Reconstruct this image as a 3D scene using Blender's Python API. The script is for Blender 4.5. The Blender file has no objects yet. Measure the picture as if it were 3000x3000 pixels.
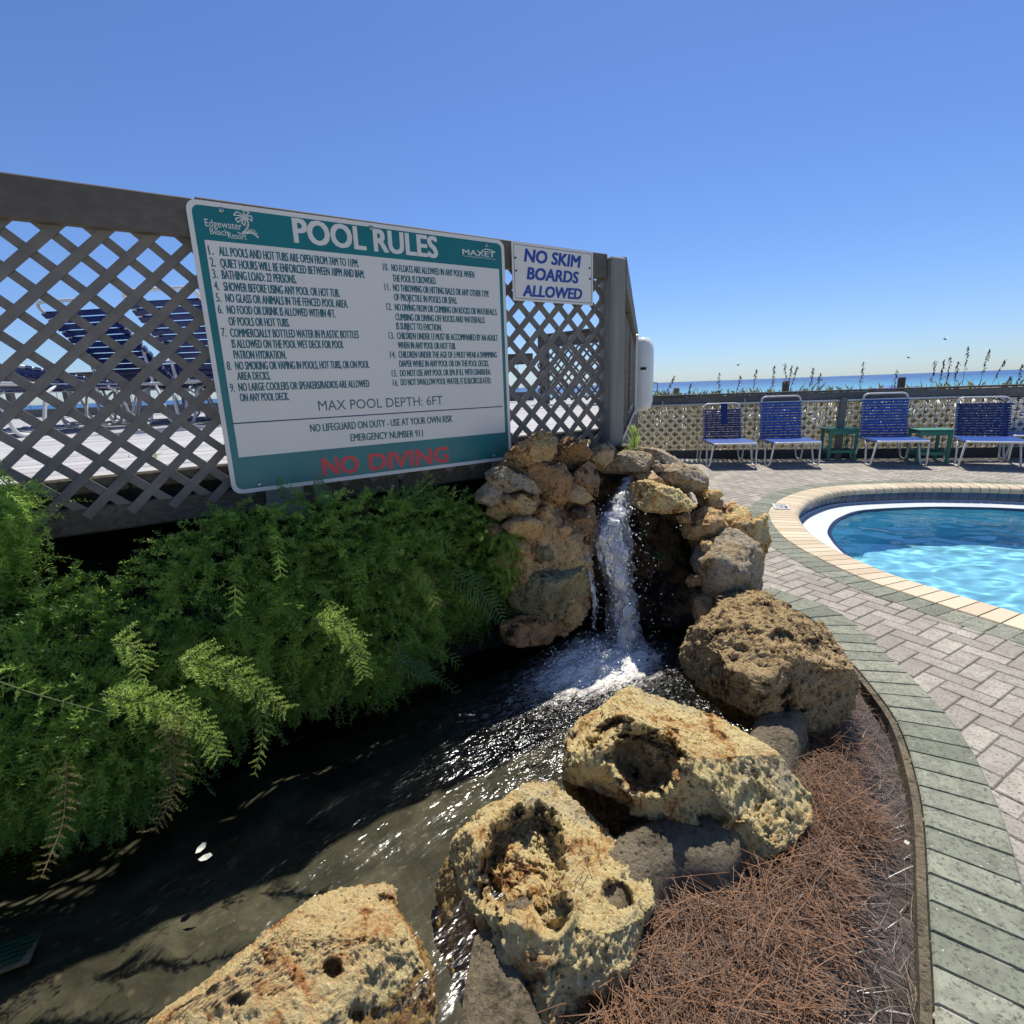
import bpy, math, random
import numpy as np
from mathutils import Vector, Matrix, noise as mn

random.seed(7); np.random.seed(7)
RNG = np.random.default_rng(11)
R = math.radians
S = bpy.context.scene
COL = S.collection

# ------------------------------------------------------------------ camera
F, CX = 1520.0, 1500.0                       # focal length and centre in photograph pixels
PITCH, ROLL, H = R(13.44), R(2.08), 1.3
FWD = np.array([0, math.cos(PITCH), -math.sin(PITCH)])
RT0 = np.array([1.0, 0, 0]); UP0 = np.cross(RT0, FWD)
RT = math.cos(ROLL)*RT0 - math.sin(ROLL)*UP0
UP = math.sin(ROLL)*RT0 + math.cos(ROLL)*UP0
CAMP = np.array([0, 0, H])
cam_d = bpy.data.cameras.new('camera'); cam = bpy.data.objects.new('camera', cam_d); COL.objects.link(cam)
cam.matrix_world = Matrix(((RT[0], UP[0], -FWD[0], 0), (RT[1], UP[1], -FWD[1], 0), (RT[2], UP[2], -FWD[2], H), (0, 0, 0, 1)))
cam_d.sensor_width = 36; cam_d.lens = F/3000*36; cam_d.clip_start = 0.02; cam_d.clip_end = 60000
S.camera = cam

# ------------------------------------------------------------------ light
SUN_EL, SUN_AZ = R(62), R(18)
sd = Vector((math.sin(SUN_AZ)*math.cos(SUN_EL), math.cos(SUN_AZ)*math.cos(SUN_EL), math.sin(SUN_EL)))
W = bpy.data.worlds.new('World'); S.world = W; W.use_nodes = True
wn = W.node_tree.nodes; wl = W.node_tree.links
bg = wn['Background']; bg.inputs['Strength'].default_value = 0.12
sky = wn.new('ShaderNodeTexSky'); sky.sky_type = 'NISHITA'; sky.sun_disc = False
sky.sun_elevation = SUN_EL; sky.sun_rotation = SUN_AZ
sky.air_density = 1.0; sky.dust_density = 0.2; sky.ozone_density = 2.0; sky.altitude = 0
hs = wn.new('ShaderNodeHueSaturation'); hs.inputs['Saturation'].default_value = 1.0; hs.inputs['Value'].default_value = 1.0
wl.new(sky.outputs[0], hs.inputs['Color'])
tint = wn.new('ShaderNodeMix'); tint.data_type = 'RGBA'; tint.blend_type = 'MULTIPLY'; tint.inputs[0].default_value = 1; tint.inputs[7].default_value = (.465, .595, .86, 1)
wl.new(hs.outputs[0], tint.inputs[6]); wl.new(tint.outputs[2], bg.inputs['Color'])
sl = bpy.data.lights.new('sun', 'SUN'); sl.energy = 4.7; sl.angle = R(0.53); sl.color = (1, 0.955, 0.88)
so = bpy.data.objects.new('sun', sl); COL.objects.link(so); so.rotation_euler = (-sd).to_track_quat('-Z', 'Y').to_euler()
so.location = (0, 0, 20)
S.view_settings.view_transform = 'Standard'; S.view_settings.look = 'None'; S.view_settings.gamma = 1
S.view_settings.exposure = 0.3
S.render.engine = 'CYCLES'
S.cycles.use_denoising = True
S.cycles.max_bounces = 8; S.cycles.blur_glossy = 1.0; S.cycles.transparent_max_bounces = 24
S.cycles.caustics_reflective = False; S.cycles.caustics_refractive = True
S.cycles.sample_clamp_indirect = 6

# ------------------------------------------------------------------ measuring helpers: photograph pixel -> point in the place
def ray(px, py): return FWD + (px-CX)/F*RT + (CX-py)/F*UP
def g(px, py, z=0.0):
    d = ray(px, py); return CAMP + (z-H)/d[2]*d
def at(px, py, Y):
    d = ray(px, py); return CAMP + Y/d[1]*d
def proj(P):
    d = np.asarray(P) - CAMP; z = d @ FWD
    return CX + F*(d @ RT)/z, CX - F*(d @ UP)/z
FL = np.array([-.953, 1.75]); FU = np.array([.842, .540]); FU = FU/np.linalg.norm(FU); FN = np.array([-FU[1], FU[0]])
def fence_pt(s, off, z): q = FL + FU*s + FN*off; return np.array([q[0], q[1], z])
def on_fence(px, py, off=0.0):
    d = ray(px, py); p0 = fence_pt(0, off, 0); n = np.array([FN[0], FN[1], 0])
    return CAMP + ((p0-CAMP) @ n)/(d @ n)*d
def sz(px, py, off=0.0):
    q = on_fence(px, py, off); return (q[:2]-FL) @ FU, q[2]

# ------------------------------------------------------------------ object helpers
def tag(o, label=None, cat=None, group=None, kind=None):
    if label: o['label'] = label
    if cat: o['category'] = cat
    if group: o['group'] = group
    if kind: o['kind'] = kind
    return o
def empty(name, loc=(0, 0, 0), rz=0.0):
    o = bpy.data.objects.new(name, None); COL.objects.link(o); o.location = loc; o.rotation_euler = (0, 0, rz)
    o.empty_display_size = .1
    return o
def mesh_obj(name, V, Fc, m, parent=None, smooth=False, loc=None, attrs=None):
    me = bpy.data.meshes.new(name)
    V = np.asarray(V, dtype=np.float32)
    if loc is not None: V = V - np.asarray(loc, dtype=np.float32)
    if isinstance(Fc, np.ndarray):
        n, k = Fc.shape
        me.vertices.add(len(V)); me.vertices.foreach_set('co', V.ravel())
        me.loops.add(n*k); me.loops.foreach_set('vertex_index', Fc.astype(np.int32).ravel())
        me.polygons.add(n); me.polygons.foreach_set('loop_start', np.arange(0, n*k, k, dtype=np.int32))
        me.update(calc_edges=True)
    else:
        me.from_pydata(V.tolist(), [], Fc); me.update()
    if smooth: me.polygons.foreach_set('use_smooth', np.ones(len(me.polygons), dtype=bool))
    if attrs:
        for an, av in attrs.items():
            av = np.asarray(av, dtype=np.float32)
            if av.ndim == 1:
                a = me.attributes.new(an, 'FLOAT', 'POINT'); a.data.foreach_set('value', av)
            else:
                a = me.attributes.new(an, 'FLOAT_COLOR', 'POINT')
                a.data.foreach_set('color', np.hstack([av, np.ones((len(av), 1), np.float32)]).ravel())
    me.validate()
    if m: me.materials.append(m)
    o = bpy.data.objects.new(name, me); COL.objects.link(o)
    if loc is not None: o.location = loc
    if parent: o.parent = parent
    return o

class MB:
    def __init__(self): self.V = []; self.F = []; self.A = []; self.n = 0
    def add(self, V, Fc, a=0.0):
        V = np.asarray(V, float); self.V.append(V); self.F += [tuple(i+self.n for i in f) for f in Fc]
        self.A.append(np.full(len(V), a)); self.n += len(V); return self
    def box(self, c, size, ax=None, ay=None, az=None, a=0.0, bev=0.0):
        ax = np.array([1., 0, 0]) if ax is None else np.asarray(ax, float)
        ay = np.array([0, 1., 0]) if ay is None else np.asarray(ay, float)
        az = np.cross(ax, ay) if az is None else np.asarray(az, float)
        h = np.array(size)/2.; c = np.asarray(c, float); V = []
        if bev <= 0:
            for k in (-1, 1):
                for i, j in ((-1, -1), (1, -1), (1, 1), (-1, 1)): V.append(c+ax*i*h[0]+ay*j*h[1]+az*k*h[2])
            Fc = [(3, 2, 1, 0), (4, 5, 6, 7), (0, 1, 5, 4), (1, 2, 6, 5), (2, 3, 7, 6), (3, 0, 4, 7)]
            return self.add(V, Fc, a)
        b = min(bev, h.min()*.9); idx = {}; Fc = []
        for sx in (-1, 1):
            for sy in (-1, 1):
                for sz_ in (-1, 1):
                    for k in range(3):
                        e = h.copy()-b; e[k] += b
                        idx[(sx, sy, sz_, k)] = len(V)
                        V.append(c+ax*sx*e[0]+ay*sy*e[1]+az*sz_*e[2])
        I = idx
        for s in (-1, 1):
            q = [(s, -1, -1), (s, 1, -1), (s, 1, 1), (s, -1, 1)]; f = [I[p+(0,)] for p in q]; Fc.append(f if s > 0 else f[::-1])
            q = [(-1, s, -1), (1, s, -1), (1, s, 1), (-1, s, 1)]; f = [I[p+(1,)] for p in q]; Fc.append(f[::-1] if s > 0 else f)
            q = [(-1, -1, s), (1, -1, s), (1, 1, s), (-1, 1, s)]; f = [I[p+(2,)] for p in q]; Fc.append(f if s > 0 else f[::-1])
        for s in (-1, 1):
            for t in (-1, 1):
                Fc.append([I[(-1, s, t, 1)], I[(1, s, t, 1)], I[(1, s, t, 2)], I[(-1, s, t, 2)]])
                Fc.append([I[(s, -1, t, 0)], I[(s, 1, t, 0)], I[(s, 1, t, 2)], I[(s, -1, t, 2)]])
                Fc.append([I[(s, t, -1, 0)], I[(s, t, 1, 0)], I[(s, t, 1, 1)], I[(s, t, -1, 1)]])
                for u in (-1, 1): pass
        for sx in (-1, 1):
            for sy in (-1, 1):
                for sz_ in (-1, 1): Fc.append([I[(sx, sy, sz_, k)] for k in range(3)])
        return self.add(V, Fc, a)
    def tube(self, pts, r, n=8, closed=False, cap=True, a=0.0):
        P = np.asarray(pts, float); m = len(P)
        rr = np.full(m, r) if np.isscalar(r) else np.asarray(r, float)
        T = np.gradient(P, axis=0) if not closed else np.roll(P, -1, 0)-np.roll(P, 1, 0)
        T = T/np.maximum(np.linalg.norm(T, axis=1, keepdims=True), 1e-9)
        up = np.array([0, 0, 1.]) if abs(T[0][2]) < .9 else np.array([1., 0, 0])
        N = np.cross(T[0], up); N /= np.linalg.norm(N); V = []
        for i in range(m):
            N = N - T[i]*(N @ T[i]); N /= max(np.linalg.norm(N), 1e-9); B = np.cross(T[i], N)
            for k in range(n):
                t = 2*math.pi*k/n; V.append(P[i]+rr[i]*(math.cos(t)*N+math.sin(t)*B))
        Fc = []
        for i in range(m if closed else m-1):
            j = (i+1) % m
            for k in range(n):
                l = (k+1) % n; Fc.append((i*n+k, i*n+l, j*n+l, j*n+k))
        if cap and not closed: Fc += [tuple(range(n))[::-1], tuple((m-1)*n+k for k in range(n))]
        return self.add(V, Fc, a)
    def poly(self, pts, a=0.0): return self.add(pts, [tuple(range(len(pts)))], a)
    def prism(self, xy, z0, z1, a=0.0):
        n = len(xy); V = [(x, y, z0) for x, y in xy]+[(x, y, z1) for x, y in xy]
        Fc = [tuple(range(n))[::-1], tuple(range(n, 2*n))]+[(i, (i+1) % n, n+(i+1) % n, n+i) for i in range(n)]
        return self.add(V, Fc, a)
    def build(self, name, m, parent=None, smooth=False, loc=None, attr=None):
        V = np.vstack(self.V)
        o = mesh_obj(name, V, self.F, m, parent, smooth, loc, {attr: np.concatenate(self.A)} if attr else None)
        return o

def round_path(pts, rad=.05, n=5, closed=False):
    P = [np.asarray(p, float) for p in pts]; out = []; m = len(P)
    for i in range(m):
        if not closed and i in (0, m-1): out.append(P[i]); continue
        a, b, c = P[(i-1) % m], P[i], P[(i+1) % m]
        la, lc = np.linalg.norm(a-b), np.linalg.norm(c-b); r = min(rad, la*.45, lc*.45)
        p0 = b+(a-b)/la*r; p1 = b+(c-b)/lc*r
        for k in range(n+1):
            t = k/n; out.append((1-t)**2*p0+2*t*(1-t)*b+t*t*p1)
    return np.array(out)
def catmull(P, n=10, closed=False):
    P = np.asarray(P, float); m = len(P); out = []
    for i in range(m if closed else m-1):
        if closed: a, b, c, d = P[(i-1) % m], P[i], P[(i+1) % m], P[(i+2) % m]
        else: a, b, c, d = P[max(i-1, 0)], P[i], P[i+1], P[min(i+2, m-1)]
        for k in range(n):
            t = k/n; out.append(.5*((2*b)+(-a+c)*t+(2*a-5*b+4*c-d)*t*t+(-a+3*b-3*c+d)*t**3))
    if not closed: out.append(P[-1])
    return np.array(out)
def resample(P, step, closed=False):
    P = np.asarray(P, float); Q = np.vstack([P, P[:1]]) if closed else P
    L = np.concatenate([[0], np.cumsum(np.linalg.norm(np.diff(Q, axis=0), axis=1))]); n = max(2, int(round(L[-1]/step)))
    t = np.linspace(0, L[-1], n+1)
    if closed: t = t[:-1]
    return np.stack([np.interp(t, L, Q[:, k]) for k in range(Q.shape[1])], 1)
def normals2(P, closed=False):
    T = (np.roll(P, -1, 0)-np.roll(P, 1, 0)) if closed else np.gradient(P, axis=0)
    T = T/np.linalg.norm(T, axis=1, keepdims=True); return T, np.stack([-T[:, 1], T[:, 0]], 1)
def inside(poly, x, y):
    poly = np.asarray(poly); x = np.asarray(x, float); y = np.asarray(y, float); r = np.zeros(x.shape, bool); n = len(poly); j = n-1
    for i in range(n):
        xi, yi = poly[i][:2]; xj, yj = poly[j][:2]
        if yi != yj: r ^= ((yi > y) != (yj > y)) & (x < (xj-xi)*(y-yi)/(yj-yi)+xi)
        j = i
    return r
def grid_faces(nu, nv):
    i, j = np.meshgrid(np.arange(nu-1), np.arange(nv-1), indexing='ij'); a = (i*nv+j).ravel()
    return np.stack([a, a+nv, a+nv+1, a+1], 1)

# ------------------------------------------------------------------ materials
def srgb(r, g_, b):
    f = lambda c: (c/255/12.92 if c/255 <= .04045 else ((c/255+.055)/1.055)**2.4)
    return (f(r), f(g_), f(b))
class NT:
    def __init__(self, name):
        self.m = bpy.data.materials.new(name); self.m.use_nodes = True; self.t = self.m.node_tree; self.n = self.t.nodes; self.l = self.t.links
        self.n.clear(); self.out = self.n.new('ShaderNodeOutputMaterial'); self.co = self.n.new('ShaderNodeTexCoord').outputs['Object']
    def lk(self, a, b): self.l.new(a, b)
    def setv(self, sock, v):
        if hasattr(v, 'is_output') or isinstance(v, bpy.types.NodeSocket): self.lk(v, sock)
        elif isinstance(v, (tuple, list)) and sock.type == 'RGBA': sock.default_value = (*v[:3], 1)
        else: sock.default_value = v
    def mapping(self, scale=(1, 1, 1), rot=(0, 0, 0), src=None):
        m = self.n.new('ShaderNodeMapping'); m.inputs['Scale'].default_value = scale; m.inputs['Rotation'].default_value = rot
        self.lk(src or self.co, m.inputs[0]); return m.outputs[0]
    def noise(self, scale, detail=4, rough=.55, co=None, dist=0.0, out=0):
        x = self.n.new('ShaderNodeTexNoise'); x.inputs['Scale'].default_value = scale; x.inputs['Detail'].default_value = detail
        x.inputs['Roughness'].default_value = rough; x.inputs['Distortion'].default_value = dist
        self.lk(co or self.co, x.inputs['Vector']); return x.outputs[out]
    def voro(self, scale, feature='F1', co=None, out='Distance', rnd=1.0):
        x = self.n.new('ShaderNodeTexVoronoi'); x.feature = feature; x.inputs['Scale'].default_value = scale
        x.inputs['Randomness'].default_value = rnd
        self.lk(co or self.co, x.inputs['Vector']); return x.outputs[out]
    def ramp(self, fac, stops):
        x = self.n.new('ShaderNodeValToRGB'); e = x.color_ramp.elements
        while len(e) < len(stops): e.new(.5)
        for k, (p, c) in enumerate(stops):
            e[k].position = p; e[k].color = (*c[:3], 1) if isinstance(c, (tuple, list)) else (c, c, c, 1)
        self.lk(fac, x.inputs[0]); return x.outputs[0]
    def mix(self, fac, a, b, mode='MIX'):
        x = self.n.new('ShaderNodeMix'); x.data_type = 'RGBA'; x.blend_type = mode
        self.setv(x.inputs[0], fac); self.setv(x.inputs[6], a); self.setv(x.inputs[7], b); return x.outputs[2]
    def math(self, op, a, b=0.0, c=None, clamp=False):
        x = self.n.new('ShaderNodeMath'); x.operation = op; x.use_clamp = clamp
        self.setv(x.inputs[0], a); self.setv(x.inputs[1], b)
        if c is not None: self.setv(x.inputs[2], c)
        return x.outputs[0]
    def attr(self, name, out='Fac'):
        x = self.n.new('ShaderNodeAttribute'); x.attribute_name = name; return x.outputs[out]
    def bump(self, h, strength=.5, dist=.01, nrm=None):
        x = self.n.new('ShaderNodeBump'); x.inputs['Strength'].default_value = strength; x.inputs['Distance'].default_value = dist
        self.lk(h, x.inputs['Height'])
        if nrm: self.lk(nrm, x.inputs['Normal'])
        return x.outputs[0]
    def bsdf(self, color, rough=.6, nrm=None, spec=.5, metal=0.0, **kw):
        x = self.n.new('ShaderNodeBsdfPrincipled'); self.setv(x.inputs['Base Color'], color); self.setv(x.inputs['Roughness'], rough)
        self.setv(x.inputs['Specular IOR Level'], spec); x.inputs['Metallic'].default_value = metal
        for k, v in kw.items(): self.setv(x.inputs[k.replace('_', ' ')], v)
        if nrm: self.lk(nrm, x.inputs['Normal'])
        return x.outputs[0]
    def shader(self, kind, **kw):
        x = self.n.new(kind)
        for k, v in kw.items(): self.setv(x.inputs[k], v)
        return x.outputs[0]
    def mixs(self, fac, a, b):
        x = self.n.new('ShaderNodeMixShader'); self.setv(x.inputs[0], fac); self.lk(a, x.inputs[1]); self.lk(b, x.inputs[2]); return x.outputs[0]
    def done(self, sh): self.lk(sh, self.out.inputs['Surface']); return self.m

def paint(name, c, rough=.5, var=.12, scale=8, bump=.1, spec=.5, metal=0.0):
    t = NT(name); n1 = t.noise(scale, 6); n2 = t.noise(scale*9, 3)
    dark = tuple(x*(1-var*1.6) for x in c); lite = tuple(min(1, x*(1+var)) for x in c)
    col = t.ramp(n1, [(.3, dark), (.7, lite)])
    return t.done(t.bsdf(col, rough, t.bump(n2, bump, .002) if bump else None, spec, metal))
def wood(name, c1, c2, axis='x', rough=.8, scale=6.0, bump=.35):
    t = NT(name); sc = {'x': (1, 14, 14), 'y': (14, 1, 14), 'z': (14, 14, 1)}[axis]
    co = t.mapping(sc); n1 = t.noise(scale, 8, .65, co, .4); n2 = t.noise(2.5, 4); n3 = t.noise(90, 2)
    col = t.ramp(n1, [(.3, c1), (.72, c2)]); col = t.mix(t.ramp(n2, [(.35, 0.0), (.75, .55)]), col, tuple(x*.55 for x in c1))
    return t.done(t.bsdf(col, rough, t.bump(n1, bump, .004), .3))

def rock_mat(name, ochre, cream, gray, dark=.55, dkcol=(.025, .02, .014), fine=1.0, rough=.85, wet=None, lich=(.52, .66)):
    t = NT(name)
    n0 = t.noise(5*fine, 6, .6, dist=.4); n1 = t.noise(9*fine, 12, .72, dist=.35); n2 = t.noise(42*fine, 10, .72, dist=.3)
    n3 = t.noise(9*fine, 12, .72, dist=.3); v = t.voro(60*fine); nf = t.noise(120*fine, 8, .7)
    c = t.ramp(n1, [(.28, tuple(x*.6 for x in ochre)), (.38, ochre), (.49, cream), (.68, tuple(min(1, x*1.2) for x in cream))])
    c = t.mix(t.ramp(n0, [(lich[0], 0.0), (lich[1], .85)]), c, t.ramp(n2, [(.35, tuple(x*.45 for x in gray)), (.62, gray)]))
    c = t.mix(t.ramp(n2, [(.34, .9), (.44, 0.0)]), c, t.mix(.6, dkcol, tuple(x*.35 for x in ochre)))
    c = t.mix(t.math('MULTIPLY', t.ramp(v, [(.10, .9), (.24, 0.0)]), t.ramp(n3, [(.42, 0.0), (.55, 1.0)])), c, dkcol)
    c = t.mix(t.ramp(n3, [(dark-.14, 1.0), (dark-.06, 0.0)]), c, dkcol)
    c = t.mix(.5, c, t.ramp(nf, [(.3, tuple(x*.35 for x in cream)), (.7, tuple(min(1, x*1.4) for x in cream))]), 'OVERLAY')
    hgt = t.math('ADD', t.math('MULTIPLY', n2, 1.0), t.math('ADD', t.math('MULTIPLY', nf, .5), t.math('MULTIPLY', t.ramp(v, [(.0, 0.0), (.35, 1.0)]), .35)))
    nr = t.bump(hgt, 1.0, .03/fine)
    if wet is not None: rough = wet
    return t.done(t.bsdf(c, rough, nr, .35 if wet is None else .6))

M = {}
M['rock_gold'] = rock_mat('golden pitted limestone', srgb(210, 146, 86), srgb(248, 216, 168), srgb(226, 212, 194), .49, lich=(.56, .68))
M['rock_rust'] = rock_mat('rust veined cream limestone', srgb(204, 124, 64), srgb(246, 212, 166), srgb(228, 210, 188), .48, dkcol=(.05, .025, .012), lich=(.58, .7))
M['rock_moss'] = rock_mat('olive pitted limestone', srgb(152, 124, 84), srgb(202, 182, 144), srgb(194, 184, 166), .53, fine=1.2, lich=(.6, .75))
M['rock_gray'] = rock_mat('gray lichen limestone', srgb(164, 138, 98), srgb(206, 190, 160), srgb(206, 202, 190), .47, lich=(.42, .56))
M['rock_tan'] = rock_mat('tan limestone', srgb(174, 130, 86), srgb(222, 192, 150), srgb(192, 176, 156), .5, fine=1.3, lich=(.56, .7))
M['rock_brown'] = rock_mat('brown mortar crusted stone', srgb(146, 114, 78), srgb(196, 164, 122), srgb(168, 152, 130), .53, fine=1.5, lich=(.54, .68))
M['rock_wet'] = rock_mat('dark wet algae stone', srgb(98, 74, 46), srgb(130, 108, 72), srgb(92, 88, 68), .6, dkcol=(.006, .006, .005), fine=1.2, wet=.32, lich=(.6, .75))
M['rock_pale'] = rock_mat('pale green stained slab stone', srgb(130, 112, 72), srgb(186, 178, 142), srgb(150, 152, 126), .5, fine=1.0, lich=(.5, .64))
M['concrete'] = rock_mat('weathered gray concrete', srgb(122, 110, 88), srgb(168, 156, 132), srgb(160, 152, 136), .46, fine=.8, lich=(.4, .7))

t = NT('paver concrete'); a = t.attr('tone'); n1 = t.noise(85, 4, .75); n2 = t.noise(3, 5)
c = t.ramp(a, [(0, srgb(152, 145, 132)), (.5, srgb(172, 165, 150)), (1, srgb(188, 180, 164))])
n4 = t.noise(16, 6, .7); c = t.mix(t.ramp(n2, [(.4, 0.0), (.7, .5)]), c, srgb(140, 131, 120)); c = t.mix(t.ramp(n4, [(.42, .45), (.58, 0.0)]), c, srgb(134, 125, 115))
c = t.mix(t.ramp(n1, [(.36, .9), (.47, 0.0)]), c, srgb(92, 87, 80)); c = t.mix(t.ramp(n1, [(.62, 0.0), (.74, .5)]), c, srgb(205, 196, 184))
M['paver'] = t.done(t.bsdf(c, .85, t.bump(n1, .45, .003), .3))
t = NT('green gray border paver'); a = t.attr('tone'); n1 = t.noise(90, 4, .72); n2 = t.noise(3, 5); v = t.voro(38)
c = t.ramp(a, [(0, srgb(118, 122, 104)), (.5, srgb(140, 143, 124)), (1, srgb(156, 156, 136))])
c = t.mix(t.ramp(n2, [(.35, 0.0), (.8, .4)]), c, srgb(120, 122, 108))
c = t.mix(t.ramp(t.noise(20, 6, .7), [(.40, .5), (.56, 0.0)]), c, srgb(100, 101, 88)); c = t.mix(t.ramp(n1, [(.36, .85), (.48, 0.0)]), c, srgb(76, 77, 66)); c = t.mix(t.ramp(v, [(.07, .7), (.11, 0.0)]), c, srgb(205, 202, 182))
M['paver_green'] = t.done(t.bsdf(c, .85, t.bump(n1, .4, .003), .3))
M['joint'] = paint('joint sand', srgb(132, 125, 113), .95, .3, 30)
t = NT('tan bullnose coping'); a = t.attr('tone'); n1 = t.noise(90, 5, .7); n2 = t.noise(5, 4)
c = t.ramp(a, [(0, srgb(186, 168, 138)), (1, srgb(212, 196, 166))]); c = t.mix(t.ramp(n1, [(.3, .5), (.45, 0.0)]), c, srgb(150, 128, 96))
M['coping'] = t.done(t.bsdf(c, .7, t.bump(n1, .25, .003), .4))
M['plaster'] = paint('white pool plaster', srgb(200, 205, 206), .5, .06, 3, .2)
M['floor_blue'] = paint('pale blue pool plaster', (.30, .76, .90), .6, .06, 2, 0)
t = NT('navy waterline tile'); b = t.noise(9, 4); a = t.attr('tone')
c = t.ramp(a, [(0, srgb(22, 34, 72)), (.5, srgb(40, 62, 96)), (1, srgb(62, 84, 108))])
M['tile'] = t.done(t.bsdf(t.mix(.3, c, t.ramp(b, [(.3, srgb(20, 34, 70)), (.7, srgb(70, 100, 120))])), .18, None, .6))

t = NT('weathered gray deck board'); a = t.attr('tone'); co = t.mapping((1, 9, 9), (0, 0, -math.atan2(FU[1], FU[0])))
n1 = t.noise(7, 8, .65, co, .4); c = t.ramp(n1, [(.3, srgb(142, 140, 138)), (.7, srgb(196, 194, 192))])
c = t.mix(.25, c, t.ramp(a, [(0, srgb(140, 136, 132)), (1, srgb(214, 212, 210))]))
M['deckboard'] = t.done(t.bsdf(c, .8, t.bump(n1, .3, .003), .3))
M['gray_paint'] = wood('gray painted rail timber', srgb(84, 80, 74), srgb(104, 99, 92), 'x', .75, 3, .2)
M['gray_post'] = wood('gray painted post timber', srgb(112, 114, 109), srgb(132, 133, 126), 'z', .6, 3, .12)
M['lattice_gray'] = paint('gray painted lattice', srgb(108, 105, 99), .7, .14, 14, .3)
M['old_beam'] = wood('old bare beam timber', srgb(70, 64, 54), srgb(112, 105, 92), 'x', .9, 6, .6)
M['dark_board'] = wood('charcoal stained board', srgb(66, 66, 68), srgb(88, 88, 90), 'x', .8, 4, .2)
M['cap_board'] = wood('gray cap board', srgb(100, 98, 96), srgb(132, 130, 126), 'x', .8, 4, .2)
t = NT('cream vinyl lattice'); M['white_lattice'] = t.done(t.mixs(.3, t.bsdf(srgb(240, 234, 218), .5), t.shader('ShaderNodeBsdfTranslucent', Color=(*srgb(240, 230, 204), 1))))
M['white_pipe'] = paint('white plastic pipe', srgb(214, 212, 204), .4, .05, 6, 0)
M['white_metal'] = paint('white enamelled tube', srgb(226, 224, 216), .3, .05, 10, 0, .6)
M['blue_strap'] = paint('royal blue vinyl strap', (.010, .075, .33), .32, .12, 6, 0, .6)
M['navy_strap'] = paint('navy vinyl strap', (.010, .026, .14), .38, .12, 6, 0, .6)
M['green_poly'] = paint('green recycled plastic', srgb(60, 132, 110), .5, .1, 12, .15)
M['wire'] = paint('thin gray wire', srgb(90, 90, 88), .5, .1, 5, 0)
M['soil'] = paint('dark damp soil', srgb(46, 37, 28), .9, .4, 18, .6)
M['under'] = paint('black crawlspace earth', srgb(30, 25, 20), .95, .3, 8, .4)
M['sign_white'] = paint('white sign face', (.64, .63, .58), .4, .02, 4, 0)
M['sign_teal'] = paint('teal sign print', (.004, .15, .16), .35, .10, 3, 0)
M['sign_ink'] = paint('dark teal lettering', (.012, .11, .14), .45, .03, 4, 0)
M['sign_blue'] = paint('blue lettering', (.012, .05, .30), .45, .05, 4, 0)
t = NT('faded red lettering'); n1 = t.noise(150, 5, .7)
M['sign_red'] = t.done(t.bsdf(t.ramp(n1, [(.34, (.20, .11, .13)), (.47, (.60, .05, .055))]), .5))
M['sign_line'] = paint('navy ruled line', (.02, .06, .13), .45, .03, 4, 0)
M['screw'] = paint('steel screw', srgb(140, 150, 150), .3, .1, 20, 0, .6, .8)
M['box_white'] = paint('white moulded plastic', srgb(226, 226, 220), .35, .04, 3, 0, .5)
M['black'] = paint('black metal', (.012, .012, .013), .4, .1, 20, 0)
M['oat'] = paint('dry sea oat', srgb(104, 84, 62), .8, .25, 10, 0)
M['sand'] = paint('white beach sand', srgb(232, 224, 206), .95, .06, 2, .3)
M['dry_leaf'] = paint('pale fallen leaf', srgb(200, 200, 182), .7, .15, 30, .2)

def leaf_mat(name, c1, c2, trans=.35, rough=.42):
    t = NT(name); a = t.attr('tone'); c = t.ramp(a, [(0, c1), (1, c2)])
    d = t.bsdf(c, rough, None, .45); tr = t.shader('ShaderNodeBsdfTranslucent', Color=t.mix(.5, c, tuple(min(1, x*2.2) for x in c2)))
    return t.done(t.mixs(trans, d, tr))
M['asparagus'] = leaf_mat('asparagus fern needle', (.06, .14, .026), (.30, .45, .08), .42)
M['spray'] = leaf_mat('light asparagus needle with painted sunlight', (.24, .42, .06), (.48, .66, .15), .45)  # brighter copy of the asparagus green, sunlight on the sprays painted into its colour
M['dryspray'] = leaf_mat('yellowing asparagus needle', (.20, .18, .05), (.34, .28, .12), .35)
M['swordfern'] = leaf_mat('sword fern leaflet', (.04, .10, .03), (.09, .19, .06), .35)
M['brownfern'] = leaf_mat('browning fern leaflet', (.16, .08, .03), (.36, .34, .08), .35)
M['dune'] = leaf_mat('dune scrub leaf', (.06, .06, .025), (.15, .14, .06), .3, .7)
M['straw'] = leaf_mat('pine straw', srgb(40, 27, 17), srgb(144, 101, 64), .15, .6)
M['wetstraw'] = leaf_mat('wet gray pine straw', srgb(44, 38, 34), srgb(140, 118, 98), .1, .3)
M['twig'] = paint('green stem', (.10, .14, .04), .6, .2, 20, 0)

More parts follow.
